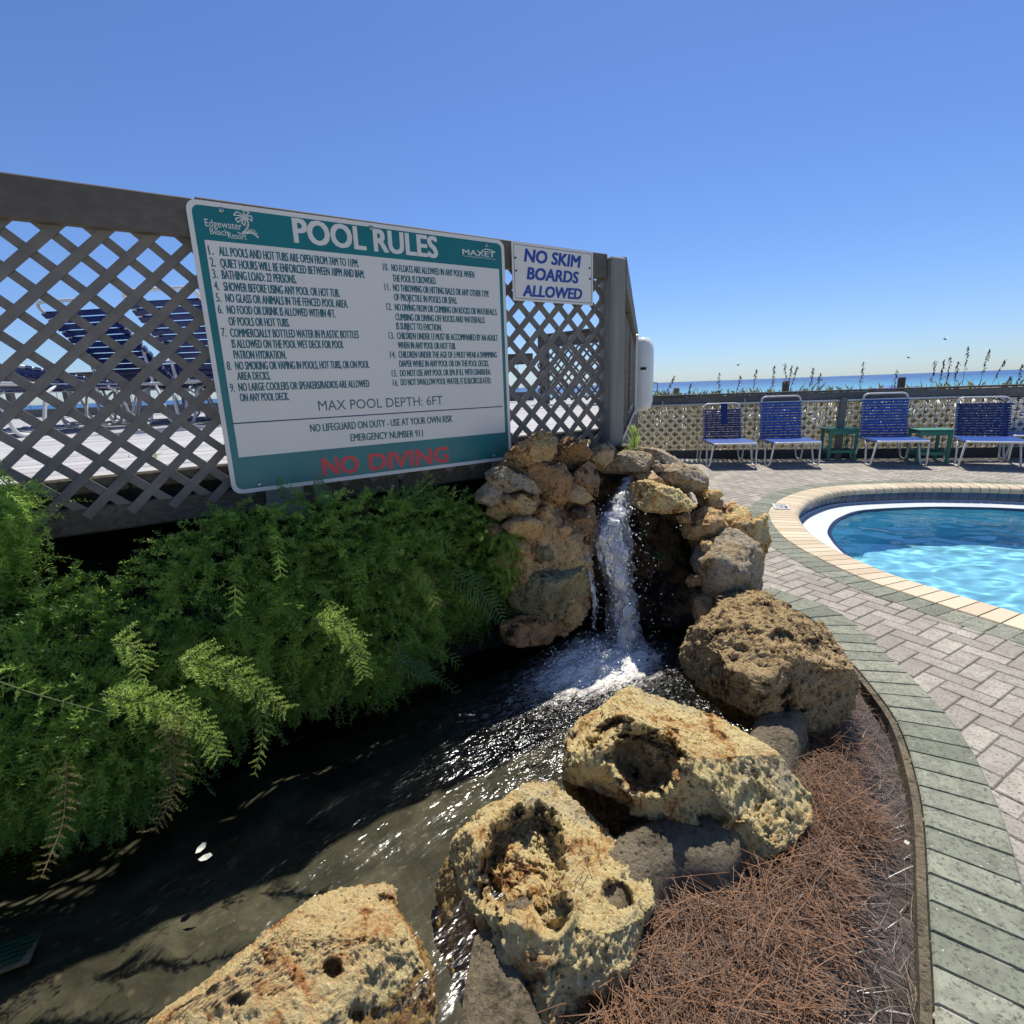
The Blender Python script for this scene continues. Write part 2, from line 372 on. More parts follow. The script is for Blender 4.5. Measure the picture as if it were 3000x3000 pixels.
# ------------------------------------------------------------------ ground, pool outline and planter outline
pool_out = catmull([(5.909, 5.838), (5.412, 6.048), (4.677, 6.197), (3.774, 6.127), (3.137, 5.732), (2.66, 5.18), (2.435, 4.72), (2.30, 4.296),
    (2.247, 3.988), (2.238, 3.674), (2.279, 3.218), (2.376, 2.912), (2.592, 2.415), (3.0, 1.75), (3.9, 1.2), (5.4, 1.1), (7.2, 1.7), (8.3, 3.3), (7.9, 4.8), (6.8, 5.5)], 14, True)
pool_out = resample(pool_out, .100, True)
_, PN = normals2(pool_out, True)                       # left normal of travel
ctr = pool_out.mean(0)
if ((ctr-pool_out)*PN).sum() < 0: PN = -PN             # PN points into the pool
def pool_off(d): return pool_out+PN*d
curb = catmull([(.55, 2.98), (1.0, 3.05), (1.45, 2.95), (1.62, 2.65), (1.555, 2.25), (1.534, 2.105), (1.466, 1.815), (1.401, 1.652), (1.31, 1.482), (1.233, 1.353), (1.148, 1.23),
    (1.07, 1.124), (.97, .99), (.818, .785), (.6, .52), (.3, .25), (-.3, -.1), (-1.2, -.2), (-2.6, 0), (-3.4, .9)], 12)
planter_poly = np.vstack([curb, [(-4.2, 1.5), (-1.5, 1.6)]])

xs = np.concatenate([np.linspace(-60, -8, 14), np.linspace(-7, 15, 45), np.linspace(18, 80, 14)]); ys = np.concatenate([np.linspace(-6, 16, 45), np.linspace(18, 66, 30)])
X, Y = np.meshgrid(xs, ys, indexing='ij')
Z = -.05-np.clip((Y-12)/54, 0, 1)**1.3*3.4
dm = np.exp(-((Y-12.5)/2.2)**2); Z += dm*(.92+.07*np.sin(X*1.3)+.06*np.sin(X*.53+1.0))
hole = inside(pool_off(-.1), X, Y); Z[hole] = -1.4
Z[(X < 3.2) & (Y < 3.8) & (Y > -2)] = -.32
G = mesh_obj('ground', np.stack([X, Y, Z], 2).reshape(-1, 3), grid_faces(len(xs), len(ys)), M['sand'], smooth=True); tag(G, kind='structure')

# paving: herringbone bricks, one mesh
bw, bl, gap = .088, .176, .0045
th = R(30); ex = np.array([math.cos(th), math.sin(th)]); ey = np.array([-math.sin(th), math.cos(th)])
mid = pool_off(.14); curb_in = curb
mb = MB(); n_ = 90
sold_o = None
def along_bricks(mbx, P, closed, w, l0, l1, z0, z1, bev=.004, skip=None):
    """bricks laid across a curve P; l0..l1 is their reach along the left normal"""
    T, N = normals2(P, closed); m = len(P)
    for i in range(m if closed else m-1):
        j = (i+1) % m; p, q = P[i], P[j]; t_ = (q-p)/np.linalg.norm(q-p)*gap*.5
        a0, a1 = p+N[i]*l0+t_, q+N[j]*l0-t_; b0, b1 = p+N[i]*l1+t_, q+N[j]*l1-t_
        if skip is not None and skip((a0+b1)/2): continue
        tone = RNG.random(); dz = RNG.normal(0, .0008)
        top = [np.array([*v, z1+dz]) for v in (a0, a1, b1, b0)]; cc = sum(top)/4
        top2 = [v+(cc-v)/np.linalg.norm(cc-v)*bev*1.4 for v in top]
        low = [v-np.array([0, 0, bev]) for v in top]; bot = [np.array([v[0], v[1], z0]) for v in top]
        V = bot+low+top2; Fc = [(8, 9, 10, 11)]+[(k, (k+1) % 4, 4+(k+1) % 4, 4+k) for k in range(4)]+[(4+k, 4+(k+1) % 4, 8+(k+1) % 4, 8+k) for k in range(4)]
        if np.cross((top[1]-top[0])[:2], (top[3]-top[0])[:2]) < 0: Fc = [f[::-1] for f in Fc]
        mbx.add(V, Fc, tone)
fence_a = np.array([1.95, 9.17]); fence_b = np.array([8.65, 7.66])
fdir = (fence_b-fence_a)/np.linalg.norm(fence_b-fence_a)
for i in range(-90, 125):
    for j in range(-90, 125):
        k = (i-j) % 4
        if k not in (0, 3): continue
        c_ = (np.array([i+1, j+.5]) if k == 0 else np.array([i+.5, j+1]))*bw
        p = ex*c_[0]+ey*c_[1]+np.array([2, 3])
        if p[0] < .4 or p[0] > 11 or p[1] < -.5 or p[1] > 9.2: continue
        if inside(mid, p[0], p[1]): continue
        hx, hy = (ex*bl/2, ey*bw/2) if k == 0 else (ey*bl/2, ex*bw/2)
        if any(inside(planter_poly, *(p+hx*a+hy*b)) for a in (-1, 0, 1) for b in (-1, 1)): continue
        if (p-fence_a) @ np.array([-fdir[1], fdir[0]]) > .15: continue
        ax, ay = (ex, ey) if k == 0 else (ey, -ex)
        mb.box((p[0], p[1], -.03+RNG.normal(0, .0007)), (bl-gap, bw-gap, .06), (*ax, 0), (*ay, 0), a=RNG.random(), bev=.004)
o = mb.build('paving', M['paver'], attr='tone'); tag(o, kind='structure')
# joint sand sheet under the bricks
XS = np.arange(.3, 11.2, .05); YS = np.arange(-.6, 9.4, .05); X, Y = np.meshgrid(XS, YS, indexing='ij'); Fq = grid_faces(len(XS), len(YS))
Vq = np.stack([X, Y, np.full_like(X, -.006)], 2).reshape(-1, 3); cq = Vq[Fq].mean(1)
pin_ = inside(planter_poly, Vq[:, 0], Vq[:, 1]); keep = ~inside(pool_off(.12), cq[:, 0], cq[:, 1]) & ~pin_[Fq].any(1)
o = mesh_obj('joint_sand', Vq, Fq[keep], M['joint']); tag(o, kind='structure')
mb = MB()
along_bricks(mb, pool_out, True, .12, -.19*np.sign(PN[0] @ normals2(pool_out, True)[1][0]), -.006*np.sign(PN[0] @ normals2(pool_out, True)[1][0]), -.05, .0045)
cs = resample(curb, .092)
along_bricks(mb, cs, False, .11, .01, .205, -.05, .0055)
o = mb.build('border_paving', M['paver_green'], attr='tone'); tag(o, kind='structure')
mb = MB(); T, N = normals2(cs)
for i in range(len(cs)-1):   # the thin dark curb edge round the planter
    p, q = cs[i], cs[i+1]
    mb.add([(*(p-N[i]*.014), -.2), (*(q-N[i+1]*.014), -.2), (*(q+N[i+1]*.006), -.2), (*(p+N[i]*.006), -.2),
            (*(p-N[i]*.014), -.006), (*(q-N[i+1]*.014), -.006), (*(q+N[i+1]*.006), -.002), (*(p+N[i]*.006), -.002)],
           [(4, 5, 6, 7), (0, 1, 5, 4), (3, 7, 6, 2)])
o = mb.build('planter_kerb', M['concrete']); tag(o, kind='structure')

# ------------------------------------------------------------------ pool
pool = empty('swimming_pool', (5.2, 3.8, 0)); tag(pool, 'curving pool with tan bullnose coping and bright turquoise water', 'pool')
pool_loc = np.array(pool.location)
def strip(P, prof, closed=True):   # sweep a (inward, z) profile round the pool outline
    m, k = len(P), len(prof); V = np.zeros((m, k, 3))
    for b, (d, z) in enumerate(prof): V[:, b, :2] = P+PN*d; V[:, b, 2] = z
    Fc = []
    for i in range(m):
        j = (i+1) % m
        for b in range(k-1): Fc.append((i*k+b, j*k+b, j*k+b+1, i*k+b+1))
    return V.reshape(-1, 3), Fc
mb = MB(); m = len(pool_out); CW = .27
prof = [(0, -.05), (0, .004), (.004, .008), (.19, .010), (.225, .008), (.252, -.004), (.265, -.022), (.268, -.042), (.255, -.058), (.235, -.062)]
Tn, _ = normals2(pool_out, True)
for i in range(m):
    j = (i+1) % m; V = []
    for d, z in prof:
        p = pool_out[i]+PN[i]*d; q = pool_out[j]+PN[j]*d; e = (q-p); e = e/max(np.linalg.norm(e), 1e-6)*.004
        V += [(*(p+e), z), (*(q-e), z)]
    k = len(prof); Fc = [(2*b, 2*b+1, 2*b+3, 2*b+2) for b in range(k-1)]
    Fc += [tuple(2*b for b in range(k)), tuple(2*b+1 for b in range(k))[::-1]]
    mb.add(V, Fc, RNG.random())
o = mb.build('coping', M['coping'], pool, attr='tone', loc=pool_loc); o.location = (0, 0, 0)
V, Fc = strip(pool_out, [(.0, -.055), (.02, .001), (.10, .002), (.20, .0), (.235, -.03), (.237, -.06)])
o = mesh_obj('coping_bed', V, Fc, M['joint'], pool, loc=pool_loc); o.location = (0, 0, 0)
mb = MB()
for i in range(m):
    j = (i+1) % m; p, q = pool_out[i]+PN[i]*.237, pool_out[j]+PN[j]*.237; e = (q-p)*.02
    mb.add([(*(p+e), -.055), (*(q-e), -.055), (*(q-e), -.165), (*(p+e), -.165)], [(0, 1, 2, 3)], RNG.random())
o = mb.build('waterline_tile', M['tile'], pool, attr='tone', loc=pool_loc); o.location = (0, 0, 0)
V, Fc = strip(pool_out, [(.239, -.150), (.243, -.163), (.26, -.166), (.50, -.169), (.522, -.171)])
o = mesh_obj('bench_ledge', V, Fc, M['plaster'], pool, True, loc=pool_loc); o.location = (0, 0, 0)
V, Fc = strip(pool_out, [(.520, -.1685), (.552, -.1690), (.556, -.24)])
o = mesh_obj('ledge_trim_tile', V, Fc, M['tile'], pool, loc=pool_loc, attrs={'tone': np.full(len(V), .0)}); o.location = (0, 0, 0)
inn = pool_off(.555)
V, Fc = strip(pool_out, [(.555, -.23), (.58, -.9), (.8, -1.15), (1.0, -1.2)])
fl = pool_off(.99); Vb = [(*p, -1.199) for p in fl]
basin = o = mesh_obj('basin', np.vstack([V, Vb]), Fc+[tuple(range(len(V), len(V)+len(Vb)))], M['floor_blue'], pool, loc=pool_loc); o.location = (0, 0, 0)
# water sheet
XS = np.arange(2.3, 8.6, .02); YS = np.arange(.9, 6.4, .02); X, Y = np.meshgrid(XS, YS, indexing='ij'); Fq = grid_faces(len(XS), len(YS))
def fbm_grid(X, Y, sx, sy, octs, seed):
    r = np.random.default_rng(seed); Zz = np.zeros_like(X)
    for o_ in range(octs):
        for k in range(7):
            an = r.normal(0, .55); f = 2**o_*r.uniform(.8, 1.25); ph = r.uniform(0, 6.28)
            Zz += np.sin((X*math.cos(an)/sx+Y*math.sin(an)/sy)*0+(X*math.sin(an)/sx+Y*math.cos(an)/sy)*f*6.28+ph)/2**o_/7
    return Zz
Pq = np.stack([X.ravel()*.75, Y.ravel(), np.zeros(X.size)], 1)
Z = -.180+(.0062*np.array([mn.fractal(Vector(p)*3.3+Vector((3, 1, 2)), 1.0, 2.0, 2) for p in Pq])+.0026*np.array([mn.noise(Vector(p)*10.0) for p in Pq])).reshape(X.shape)
Vq = np.stack([X, Y, Z], 2).reshape(-1, 3); cq = Vq[Fq].mean(1); keep = inside(pool_off(.545), cq[:, 0], cq[:, 1])
t = NT('clear pool water'); M['pool_water'] = t.done(t.bsdf((.88, .98, 1.0), 0.0, None, .5, Transmission_Weight=1.0, IOR=1.33))
used = np.unique(Fq[keep]); remap = np.zeros(len(Vq), int); remap[used] = np.arange(len(used))
o = mesh_obj('pool_water', Vq[used], remap[Fq[keep]], M['pool_water'], pool, True, loc=pool_loc); o.location = (0, 0, 0)
o.cycles.is_caustics_caster = True; basin.cycles.is_caustics_receiver = True; sl.cycles.is_caustics_light = True

# ------------------------------------------------------------------ sea, sky things
t = NT('sea water'); sep = t.n.new('ShaderNodeSeparateXYZ'); t.lk(t.co, sep.inputs[0])
co = t.mapping((.02, .10, 1)); nb = t.noise(1.2, 5, .6, co); nw = t.noise(9, 6, .6, t.mapping((.05, .2, 1)))
yl = t.math('LOGARITHM', t.math('MAXIMUM', sep.outputs[1], 1.0), 10.0)
yy = t.math('ADD', t.math('MULTIPLY', t.math('SUBTRACT', yl, 2.1), .72), t.math('MULTIPLY', t.math('SUBTRACT', nb, .5), .22))
c = t.ramp(yy, [(0, (.13, .38, .44)), (.14, (.08, .29, .39)), (.30, (.05, .19, .33)), (.5, (.03, .10, .24)), (1, (.028, .085, .21))])
c = t.mix(t.ramp(nw, [(.66, 0.0), (.72, .8)]), c, (.6, .75, .8))
M['sea'] = t.done(t.bsdf(c, .35, t.bump(nw, .6, .8), .18))
ys = np.concatenate([np.linspace(45, 400, 40), np.geomspace(420, 40000, 40)]); xs = np.linspace(-1, 1, 41)
YY, XX = np.meshgrid(ys, xs, indexing='ij'); V = np.stack([XX*(YY*1.6+60), YY, np.full_like(XX, -3.0)], 2).reshape(-1, 3)
o = mesh_obj('sea', V, grid_faces(len(ys), len(xs))[:, ::-1], M['sea']); tag(o, kind='structure')

# ------------------------------------------------------------------ left lattice fence
U3 = np.array([FU[0], FU[1], 0]); N3 = np.array([FN[0], FN[1], 0]); Z3 = np.array([0, 0, 1.])
def lattice(mb, org, u, v, n, Wd, Ht, ph, pv, w, th, clip_ext=0.0, u0=0.0):
    """two layers of crossing strips clipped to a rectangle"""
    u, v, n = map(np.asarray, (u, v, n)); slope = pv/ph
    for layer, sg in ((0, 1), (1, -1)):
        d = np.array([1, sg*slope]); ln = np.hypot(*d); d = d/ln; q = np.array([-d[1], d[0]])
        k0 = int(-Ht/pv-Wd/ph)-3; k1 = -k0+3
        for k in range(k0, k1):
            # line through (k*ph + u0, 0) along d
            x0 = k*ph+u0
            ts = []
            for tt in ((0-0)/d[1] if d[1] else None, (Ht)/d[1]): ts.append(tt)
            ta, tb = min(ts), max(ts); txa, txb = (0-x0)/d[0], (Wd-x0)/d[0]
            ta, tb = max(ta, min(txa, txb)), min(tb, max(txa, txb))
            if tb-ta < .01: continue
            a = np.array([x0, 0])+d*(ta-clip_ext); b = np.array([x0, 0])+d*(tb+clip_ext); c = (a+b)/2
            mb.box(np.asarray(org)+u*c[0]+v*c[1]+n*(layer*th), (tb-ta+2*clip_ext, w, th*.98), u*d[0]+v*d[1], u*q[0]+v*q[1], n)
fence = empty('lattice_fence', tuple(fence_pt(.5, .03, .9))); tag(fence, 'gray painted lattice fence along the deck edge carrying the two signs', 'fence')
floc = np.array(fence.location)
def put(mb, name, m, par, **k):
    l = np.array(par.matrix_world.translation) if False else np.array(par.location)
    o = mb.build(name, m, par, loc=l, **k); o.location = (0, 0, 0); return o
US = U3+Z3*.002; US = US/np.linalg.norm(US)          # the rail and the signs climb slightly to the right
NS = N3; VS = np.cross(NS, US)*1.0
if VS[2] < 0: VS = -VS
mb = MB(); lattice(mb, fence_pt(-2.6, .05, .965), U3, Z3, N3, 4.34, .90, .113, .1077, .0265, .006, .012, u0=.0565); put(mb, 'lattice_panel', M['lattice_gray'], fence)
mb = MB()
for a, b, dz in ((-2.7, .022, 0.0), (.028, 1.74, .010)):
    ln = (b-a); c = fence_pt((a+b)/2, .032, 1.842+dz); mb.box(c, (ln, .036, .110), US, NS, VS, bev=.004)
put(mb, 'top_board', M['gray_paint'], fence)
for s in (.2, -1.1, -2.2):
    mb = MB(); mb.box(fence_pt(s, .115, 1.37), (.09, .09, 1.02), U3, N3, Z3, bev=.006); put(mb, 'post', M['gray_paint'], fence)
mb = MB(); mb.box(fence_pt(1.79, .035, 1.24), (.097, .10, 1.31), U3, N3, Z3, bev=.008)
put(mb, 'end_post', M['gray_post'], fence)
mb = MB(); mb.box(fence_pt(.17, .025, .925), (.13, .014, .13), U3, N3, Z3, bev=.003); mb.tube([fence_pt(.17, .016, .955), fence_pt(.17, .006, .955)], .012, 10); put(mb, 'bracket', M['gray_post'], fence)
mb = MB(); mb.box(fence_pt(1.10, .025, .955), (.10, .014, .13), U3, N3, Z3, bev=.003); put(mb, 'bracket', M['gray_post'], fence)

# side run of the fence, going away from the camera to the beach fence
P0 = np.array([.590, 2.775]); P1 = np.array([2.20, 8.95]); du = (P1-P0); Ls = np.linalg.norm(du); du /= Ls; dn = np.array([du[1], -du[0]])
D3 = np.array([*du, 0]); DN = np.array([*dn, 0])
def side_pt(s, off, z): q = P0+du*s+dn*off; return np.array([*q, z])
side = empty('lattice_fence', tuple(side_pt(2, 0, .9))); tag(side, 'gray slatted side fence seen edge on behind the white plastic box', 'fence')
mb = MB(); lattice(mb, side_pt(.05, -.03, .7), D3, Z3, DN, Ls-.1, 1.15, .1125, .1085, .0265, .006); put(mb, 'lattice_panel', M['lattice_gray'], side)
mb = MB()
for a, b, z in ((.06, 1.1, 1.893), (1.1, 2.2, 1.885), (2.2, 3.4, 1.88), (3.4, 4.6, 1.875), (4.6, Ls, 1.87)):
    mb.box(side_pt((a+b)/2, -.0, z-.04), (b-a-.01, .036, .14), D3, DN, Z3, bev=.004)
put(mb, 'top_board', M['gray_paint'], side)
for s in (1.1, 2.2, 3.4, 4.6):
    mb = MB(); mb.box(side_pt(s, -.06, 1.2), (.09, .07, 1.34), D3, DN, Z3, bev=.006); put(mb, 'post', M['gray_paint'], side)
mb = MB(); mb.box(side_pt(Ls/2, -.01, .72), (Ls-.1, .03, .5), D3, DN, Z3); put(mb, 'skirt_board', M['dark_board'], side)

# white plastic box on the side fence
bs = 2.06
bx = empty('equipment_box', tuple(side_pt(bs, .08, 1.37))); tag(bx, 'white rounded plastic box fixed to the end of the gray fence', 'box')
bl_ = np.array(bx.location)
def rbox_profile(w, h, r, n=6):
    P = []
    for cx, cy, a0 in ((w/2-r, h/2-r, 0), (-w/2+r, h/2-r, 90), (-w/2+r, -h/2+r, 180), (w/2-r, -h/2+r, 270)):
        for k in range(n+1): a = R(a0+90*k/n); P.append((cx+r*math.cos(a), cy+r*math.sin(a)))
    return np.array(P)
def lofted(mb, secs):
    V = np.vstack([s for s in secs]); k = len(secs[0]); Fc = []
    for i in range(len(secs)-1):
        for j in range(k): Fc.append((i*k+j, i*k+(j+1) % k, (i+1)*k+(j+1) % k, (i+1)*k+j))
    Fc.append(tuple((len(secs)-1)*k+j for j in range(k))); Fc.append(tuple(range(k))[::-1]); mb.add(V, Fc)
def sec(w, h, r, off, dz=0): return np.array([np.array(side_pt(bs, off, 1.37+dz))+D3*x+Z3*y for x, y in rbox_profile(w, h, r)])
mb = MB(); lofted(mb, [sec(.44, .665, .03, .036), sec(.44, .665, .03, .054)]); put(mb, 'flange', M['box_white'], bx)
mb = MB(); lofted(mb, [sec(.40, .62, .07, .054), sec(.40, .62, .07, .10), sec(.38, .60, .09, .145), sec(.34, .55, .11, .172), sec(.26, .46, .11, .185)])
put(mb, 'cover', M['box_white'], bx, smooth=True)
mb = MB(); mb.box(side_pt(bs-.20, .10, 1.42), (.014, .05, .022), D3, DN, Z3, bev=.003); put(mb, 'latch', M['black'], bx)
mb = MB(); mb.tube(round_path([side_pt(bs+.1, .17, 1.30), side_pt(bs+.1, .225, 1.30), side_pt(bs+.1, .225, 1.22), side_pt(bs+.1, .17, 1.22)], .01), .004, 6); put(mb, 'handle', M['wire'], bx)

# ------------------------------------------------------------------ deck behind the fence
deck = empty('raised_deck', tuple(fence_pt(0, 1.5, 1.0))); tag(deck, 'raised silvery gray board deck behind the lattice fence', 'deck')
dl = np.array(deck.location)
side_poly = [tuple(side_pt(0.02, -.05, 0)[:2]), tuple(side_pt(Ls+.8, -.05, 0)[:2])]
dpoly = [tuple(fence_pt(-9, .09, 0)[:2]), tuple(fence_pt(1.80, .09, 0)[:2])]+side_poly+[(1.9, 9.9), (-14, 9.9)]
mb = MB(); off = .085; k = 0
while off < 13:
    # clip each board run to the deck polygon along u
    ss = np.linspace(-12, 9, 420); q = FL[None]+FU[None]*ss[:, None]+FN[None]*(off+.07); ins = inside(dpoly, q[:, 0], q[:, 1])
    idx = np.where(ins)[0]
    if len(idx) > 2:
        a, b = ss[idx[0]], ss[idx[-1]]; cuts = [a]+sorted(RNG.uniform(a, b, 3).tolist())+[b]
        for c0, c1 in zip(cuts[:-1], cuts[1:]):
            if c1-c0 < .05: continue
            mb.box(fence_pt((c0+c1)/2, off+.07, 1.062+RNG.normal(0, .0012)), (c1-c0-.004, .134, .034), U3, N3, Z3, a=RNG.random(), bev=.004)
    off += .141
put(mb, 'deck_boards', M['deckboard'], deck, attr='tone')
mb = MB()
for a, b in ((-4, -1.1), (-1.1, -.28), (-.28, .75), (.75, 1.80)): mb.box(fence_pt((a+b)/2, .085, 1.052), (b-a-.006, .03, .05), U3, N3, Z3, bev=.006)
put(mb, 'nosing_board', M['old_beam'], deck)
mb = MB()
for a, b in ((-4, -.75), (-.75, .62), (.62, 1.76)): mb.box(fence_pt((a+b)/2, .072, .945), (b-a-.006, .04, .085), U3, N3, Z3, bev=.006)
put(mb, 'rim_beam', M['old_beam'], deck)
mb = MB(); mb.box(fence_pt(-1.3, .17, .99), (6, .03, .09), U3, N3, Z3); put(mb, 'joist', M['old_beam'], deck)
for s in (-2.2, -.9, .5, 1.7):
    mb = MB(); mb.box(fence_pt(s, .35, .5), (.1, .1, 1.06), U3, N3, Z3); put(mb, 'deck_post', M['old_beam'], deck)
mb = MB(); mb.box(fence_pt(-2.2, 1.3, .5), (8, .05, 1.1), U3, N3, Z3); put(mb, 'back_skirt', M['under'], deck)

# railings far across the deck
def rail_run(name, label, A, B, ztop, zbot, lat=True, cat='railing'):
    A, B = np.array(A, float), np.array(B, float); d = B-A; L = np.linalg.norm(d); d = d/L; nn = np.array([-d[1], d[0]])
    e = empty(name, (*((A+B)/2), zbot)); tag(e, label, cat)
    d3, n3 = np.array([*d, 0]), np.array([*nn, 0])
    P = lambda s, o, z: np.array([*(A+d*s+nn*o), z])
    mb = MB(); mb.box(P(L/2, 0, ztop-.07), (L, .04, .14), d3, n3, Z3, bev=.004); mb.box(P(L/2, 0, ztop+.012), (L, .12, .022), d3, n3, Z3); put(mb, 'top_board', M['gray_paint'], e)
    for s in np.arange(.05, L, 1.1): mb = MB(); mb.box(P(s, .05, (ztop+zbot)/2), (.09, .09, ztop-zbot), d3, n3, Z3); put(mb, 'post', M['gray_paint'], e)
    mb = MB()
    if lat: lattice(mb, P(0, -.03, zbot+.05), d3, Z3, n3, L, ztop-zbot-.18, .1125, .1085, .0265, .006)
    else:
        for s in np.arange(.14, L, .28): mb.tube([P(s, 0, zbot+.1), P(s, 0, ztop-.12)], .004, 5)
        mb.box(P(L/2, 0, zbot+.08), (L, .04, .14), d3, n3, Z3)
    put(mb, 'lattice_panel' if lat else 'balusters', M['lattice_gray'] if lat else M['wire'], e)
    return e
rail_run('deck_railing', 'dark gray lattice railing across the deck behind the lattice fence', (.42, 7.0), (1.22, 6.2), 1.92, 1.08)
rail_run('deck_railing', 'low gray wire railing at the seaward edge of the deck', (-10, 9.6), (.42, 8.6), 1.80, 1.08, False)

# ------------------------------------------------------------------ signs
def text_mesh(s, bold=0.0):
    cu = bpy.data.curves.new('lettering', 'FONT'); cu.body = s; cu.size = 1.0; cu.offset = bold; cu.resolution_u = 3; cu.fill_mode = 'FRONT'
    o = bpy.data.objects.new('lettering', cu); COL.objects.link(o); bpy.context.view_layer.update()
    dg = bpy.context.evaluated_depsgraph_get(); me = bpy.data.meshes.new_from_object(o.evaluated_get(dg))
    n = len(me.vertices); V = np.empty(n*3, np.float32); me.vertices.foreach_get('co', V); V = V.reshape(-1, 3); Fc = [tuple(p.vertices) for p in me.polygons]
    bpy.data.objects.remove(o); bpy.data.curves.remove(cu); bpy.data.meshes.remove(me)
    return V, Fc
CAPH = None
def sign_frame(px_tl, px_tr, px_bl, px_br):
    tl, tr, bl, br = [on_fence(*p) for p in (px_tl, px_tr, px_bl, px_br)]
    ux = (tr-tl)+(br-bl); ux /= np.linalg.norm(ux); n = np.cross(ux, Z3); n /= np.linalg.norm(n)   # towards the camera
    uy = Z3
    w = (np.linalg.norm(tr-tl)+np.linalg.norm(br-bl))/2; h = (tl[2]-bl[2]+tr[2]-br[2])/2; c = (tl+tr+bl+br)/4
    return c-ux*w/2+uy*h/2, ux, uy, n, w, h
class Sign:
    def __init__(self, root, px, off):
        self.o, self.x, self.y, self.n, self.w, self.h = sign_frame(*px); self.n = -N3; self.o = self.o+self.n*off; self.root = root
        self.x = self.x; root.location = self.o+self.x*self.w/2-self.y*self.h/2
    def P(self, u, v, d=0.0): return self.o+self.x*u-self.y*v+self.n*d
    def uv(self, px, py):
        d = ray(px, py); q = CAMP+((self.o-CAMP) @ self.n)/(d @ self.n)*d-self.o; u = (q[:2] @ FU)/(self.x[:2] @ FU); return np.array([u, u*self.x[2]-q[2]])
    def put(self, mb, name, m): return put(mb, name, m, self.root)
    def rect(self, name, m, u0, v0, u1, v1, d, r=0.0, th=0.0):
        P = rbox_profile(u1-u0, v1-v0, max(r, 1e-4), 5); cu, cv = (u0+u1)/2, (v0+v1)/2; mb = MB()
        top = [self.P(cu+x, cv+y, d) for x, y in P]
        if th: bot = [self.P(cu+x, cv+y, d-th) for x, y in P]; lofted(mb, [np.array(bot), np.array(top)])
        else: mb.poly(top)
        return self.put(mb, name, m)
    def text(self, s, p0, p1, cap, m, bold=0.0, d=.0012, shear=0.0, name='lettering'):
        V, Fc = text_mesh(s, 0); a, b = self.uv(*p0), self.uv(*p1); e = b-a; L = np.linalg.norm(e); e /= L; q = np.array([e[1], -e[0]])
        ch = TXT_CAP; x0, x1 = V[:, 0].min(), V[:, 0].max(); X = (V[:, 0]-x0)/(x1-x0)*L; Yv = V[:, 1]/ch*cap; X = X+Yv*shear
        sh = [(0, 0)] if bold == 0 else ([(-bold, 0), (0, 0), (bold, 0)] if bold < .001 else [(i*bold, j*bold*.6) for i in (-1, 0, 1) for j in (-1, 0, 1)])
        W3 = []; F0 = Fc; Fc = []; sx_ = 1-2*bold/L
        for k, (dx, dy) in enumerate(sh):
            Fc += [tuple(i+len(W3) for i in f) for f in F0]; W3 += [self.P(*(a+e*(bold+x*sx_+dx)+q*(y+dy)), d+k*.00006) for x, y in zip(X, Yv)]
        W3 = np.array(W3)
        o = mesh_obj(name, W3, Fc, m, self.root, loc=np.array(self.root.location)); o.location = (0, 0, 0); return o
TXT_CAP = text_mesh('H')[0][:, 1].max()

pr = empty('pool_rules_sign'); tag(pr, 'large white and teal POOL RULES board with numbered lines and red NO DIVING', 'sign')
sg = Sign(pr, ((545, 580), (1476, 705), (678, 1450), (1499, 1345)), .0)
c2 = lambda x, y: (500+x/1.84, 550+y/1.84)
sg.rect('board', M['sign_white'], 0, 0, sg.w, sg.h, 0.0, .03, .005)
hb = sg.uv(*c2(140, 278))[1], sg.uv(*c2(1788, 440))[1]; hbv = (hb[0]+hb[1])/2; bb = sg.uv(*c2(320, 1457))[1], sg.uv(*c2(1815, 1318))[1]; bbv = (bb[0]+bb[1])/2
E_ = .014
sg.rect('printed_border', M['sign_teal'], E_, E_, sg.w-E_, sg.h-E_, .0005, .022)
sg.rect('printed_field', M['sign_white'], E_+.022, hbv, sg.w-E_-.016, bbv, .0010, .0005)
CAPL, CAPR = .0262, .0243
Ltx = [('1.', 'ALL POOLS AND HOT TUBS ARE OPEN FROM 7AM TO 11PM.', (207, 361), (262, 366), (1015, 430)), ('2.', 'QUIET HOURS WILL BE ENFORCED BETWEEN 10PM AND 8AM.', (218, 425), (270, 430), (1047, 488)),
 ('3.', 'BATHING LOAD: 22 PERSONS.', (229, 488), (278, 492), (680, 517)), ('4.', 'SHOWER BEFORE USING ANY POOL OR HOT TUB.', (238, 552), (288, 556), (912, 590)),
 ('5.', 'NO GLASS OR ANIMALS IN THE FENCED POOL AREA.', (247, 615), (297, 617), (957, 648)), ('6.', 'NO FOOD OR DRINK IS ALLOWED WITHIN 4FT.', (257, 678), (305, 680), (890, 700)),
 ('', 'OF POOLS OR HOT TUBS.', None, (315, 743), (643, 750)), ('7.', 'COMMERCIALLY BOTTLED WATER IN PLASTIC BOTTLES', (275, 802), (323, 805), (1015, 812)),
 ('', 'IS ALLOWED ON THE POOL WET DECK FOR POOL', None, (332, 864), (935, 866)), ('', 'PATRON HYDRATION.', None, (341, 922), (625, 922)),
 ('8.', 'NO SMOKING OR VAPING IN POOLS, HOT TUBS, OR ON POOL', (303, 982), (350, 982), (1072, 972)), ('', 'AREA DECKS.', None, (360, 1037), (540, 1035)),
 ('9.', 'NO LARGE COOLERS OR SPEAKERS/RADIOS ARE ALLOWED', (320, 1100), (367, 1097), (1072, 1075)), ('', 'ON ANY POOL DECK.', None, (375, 1153), (640, 1145))]
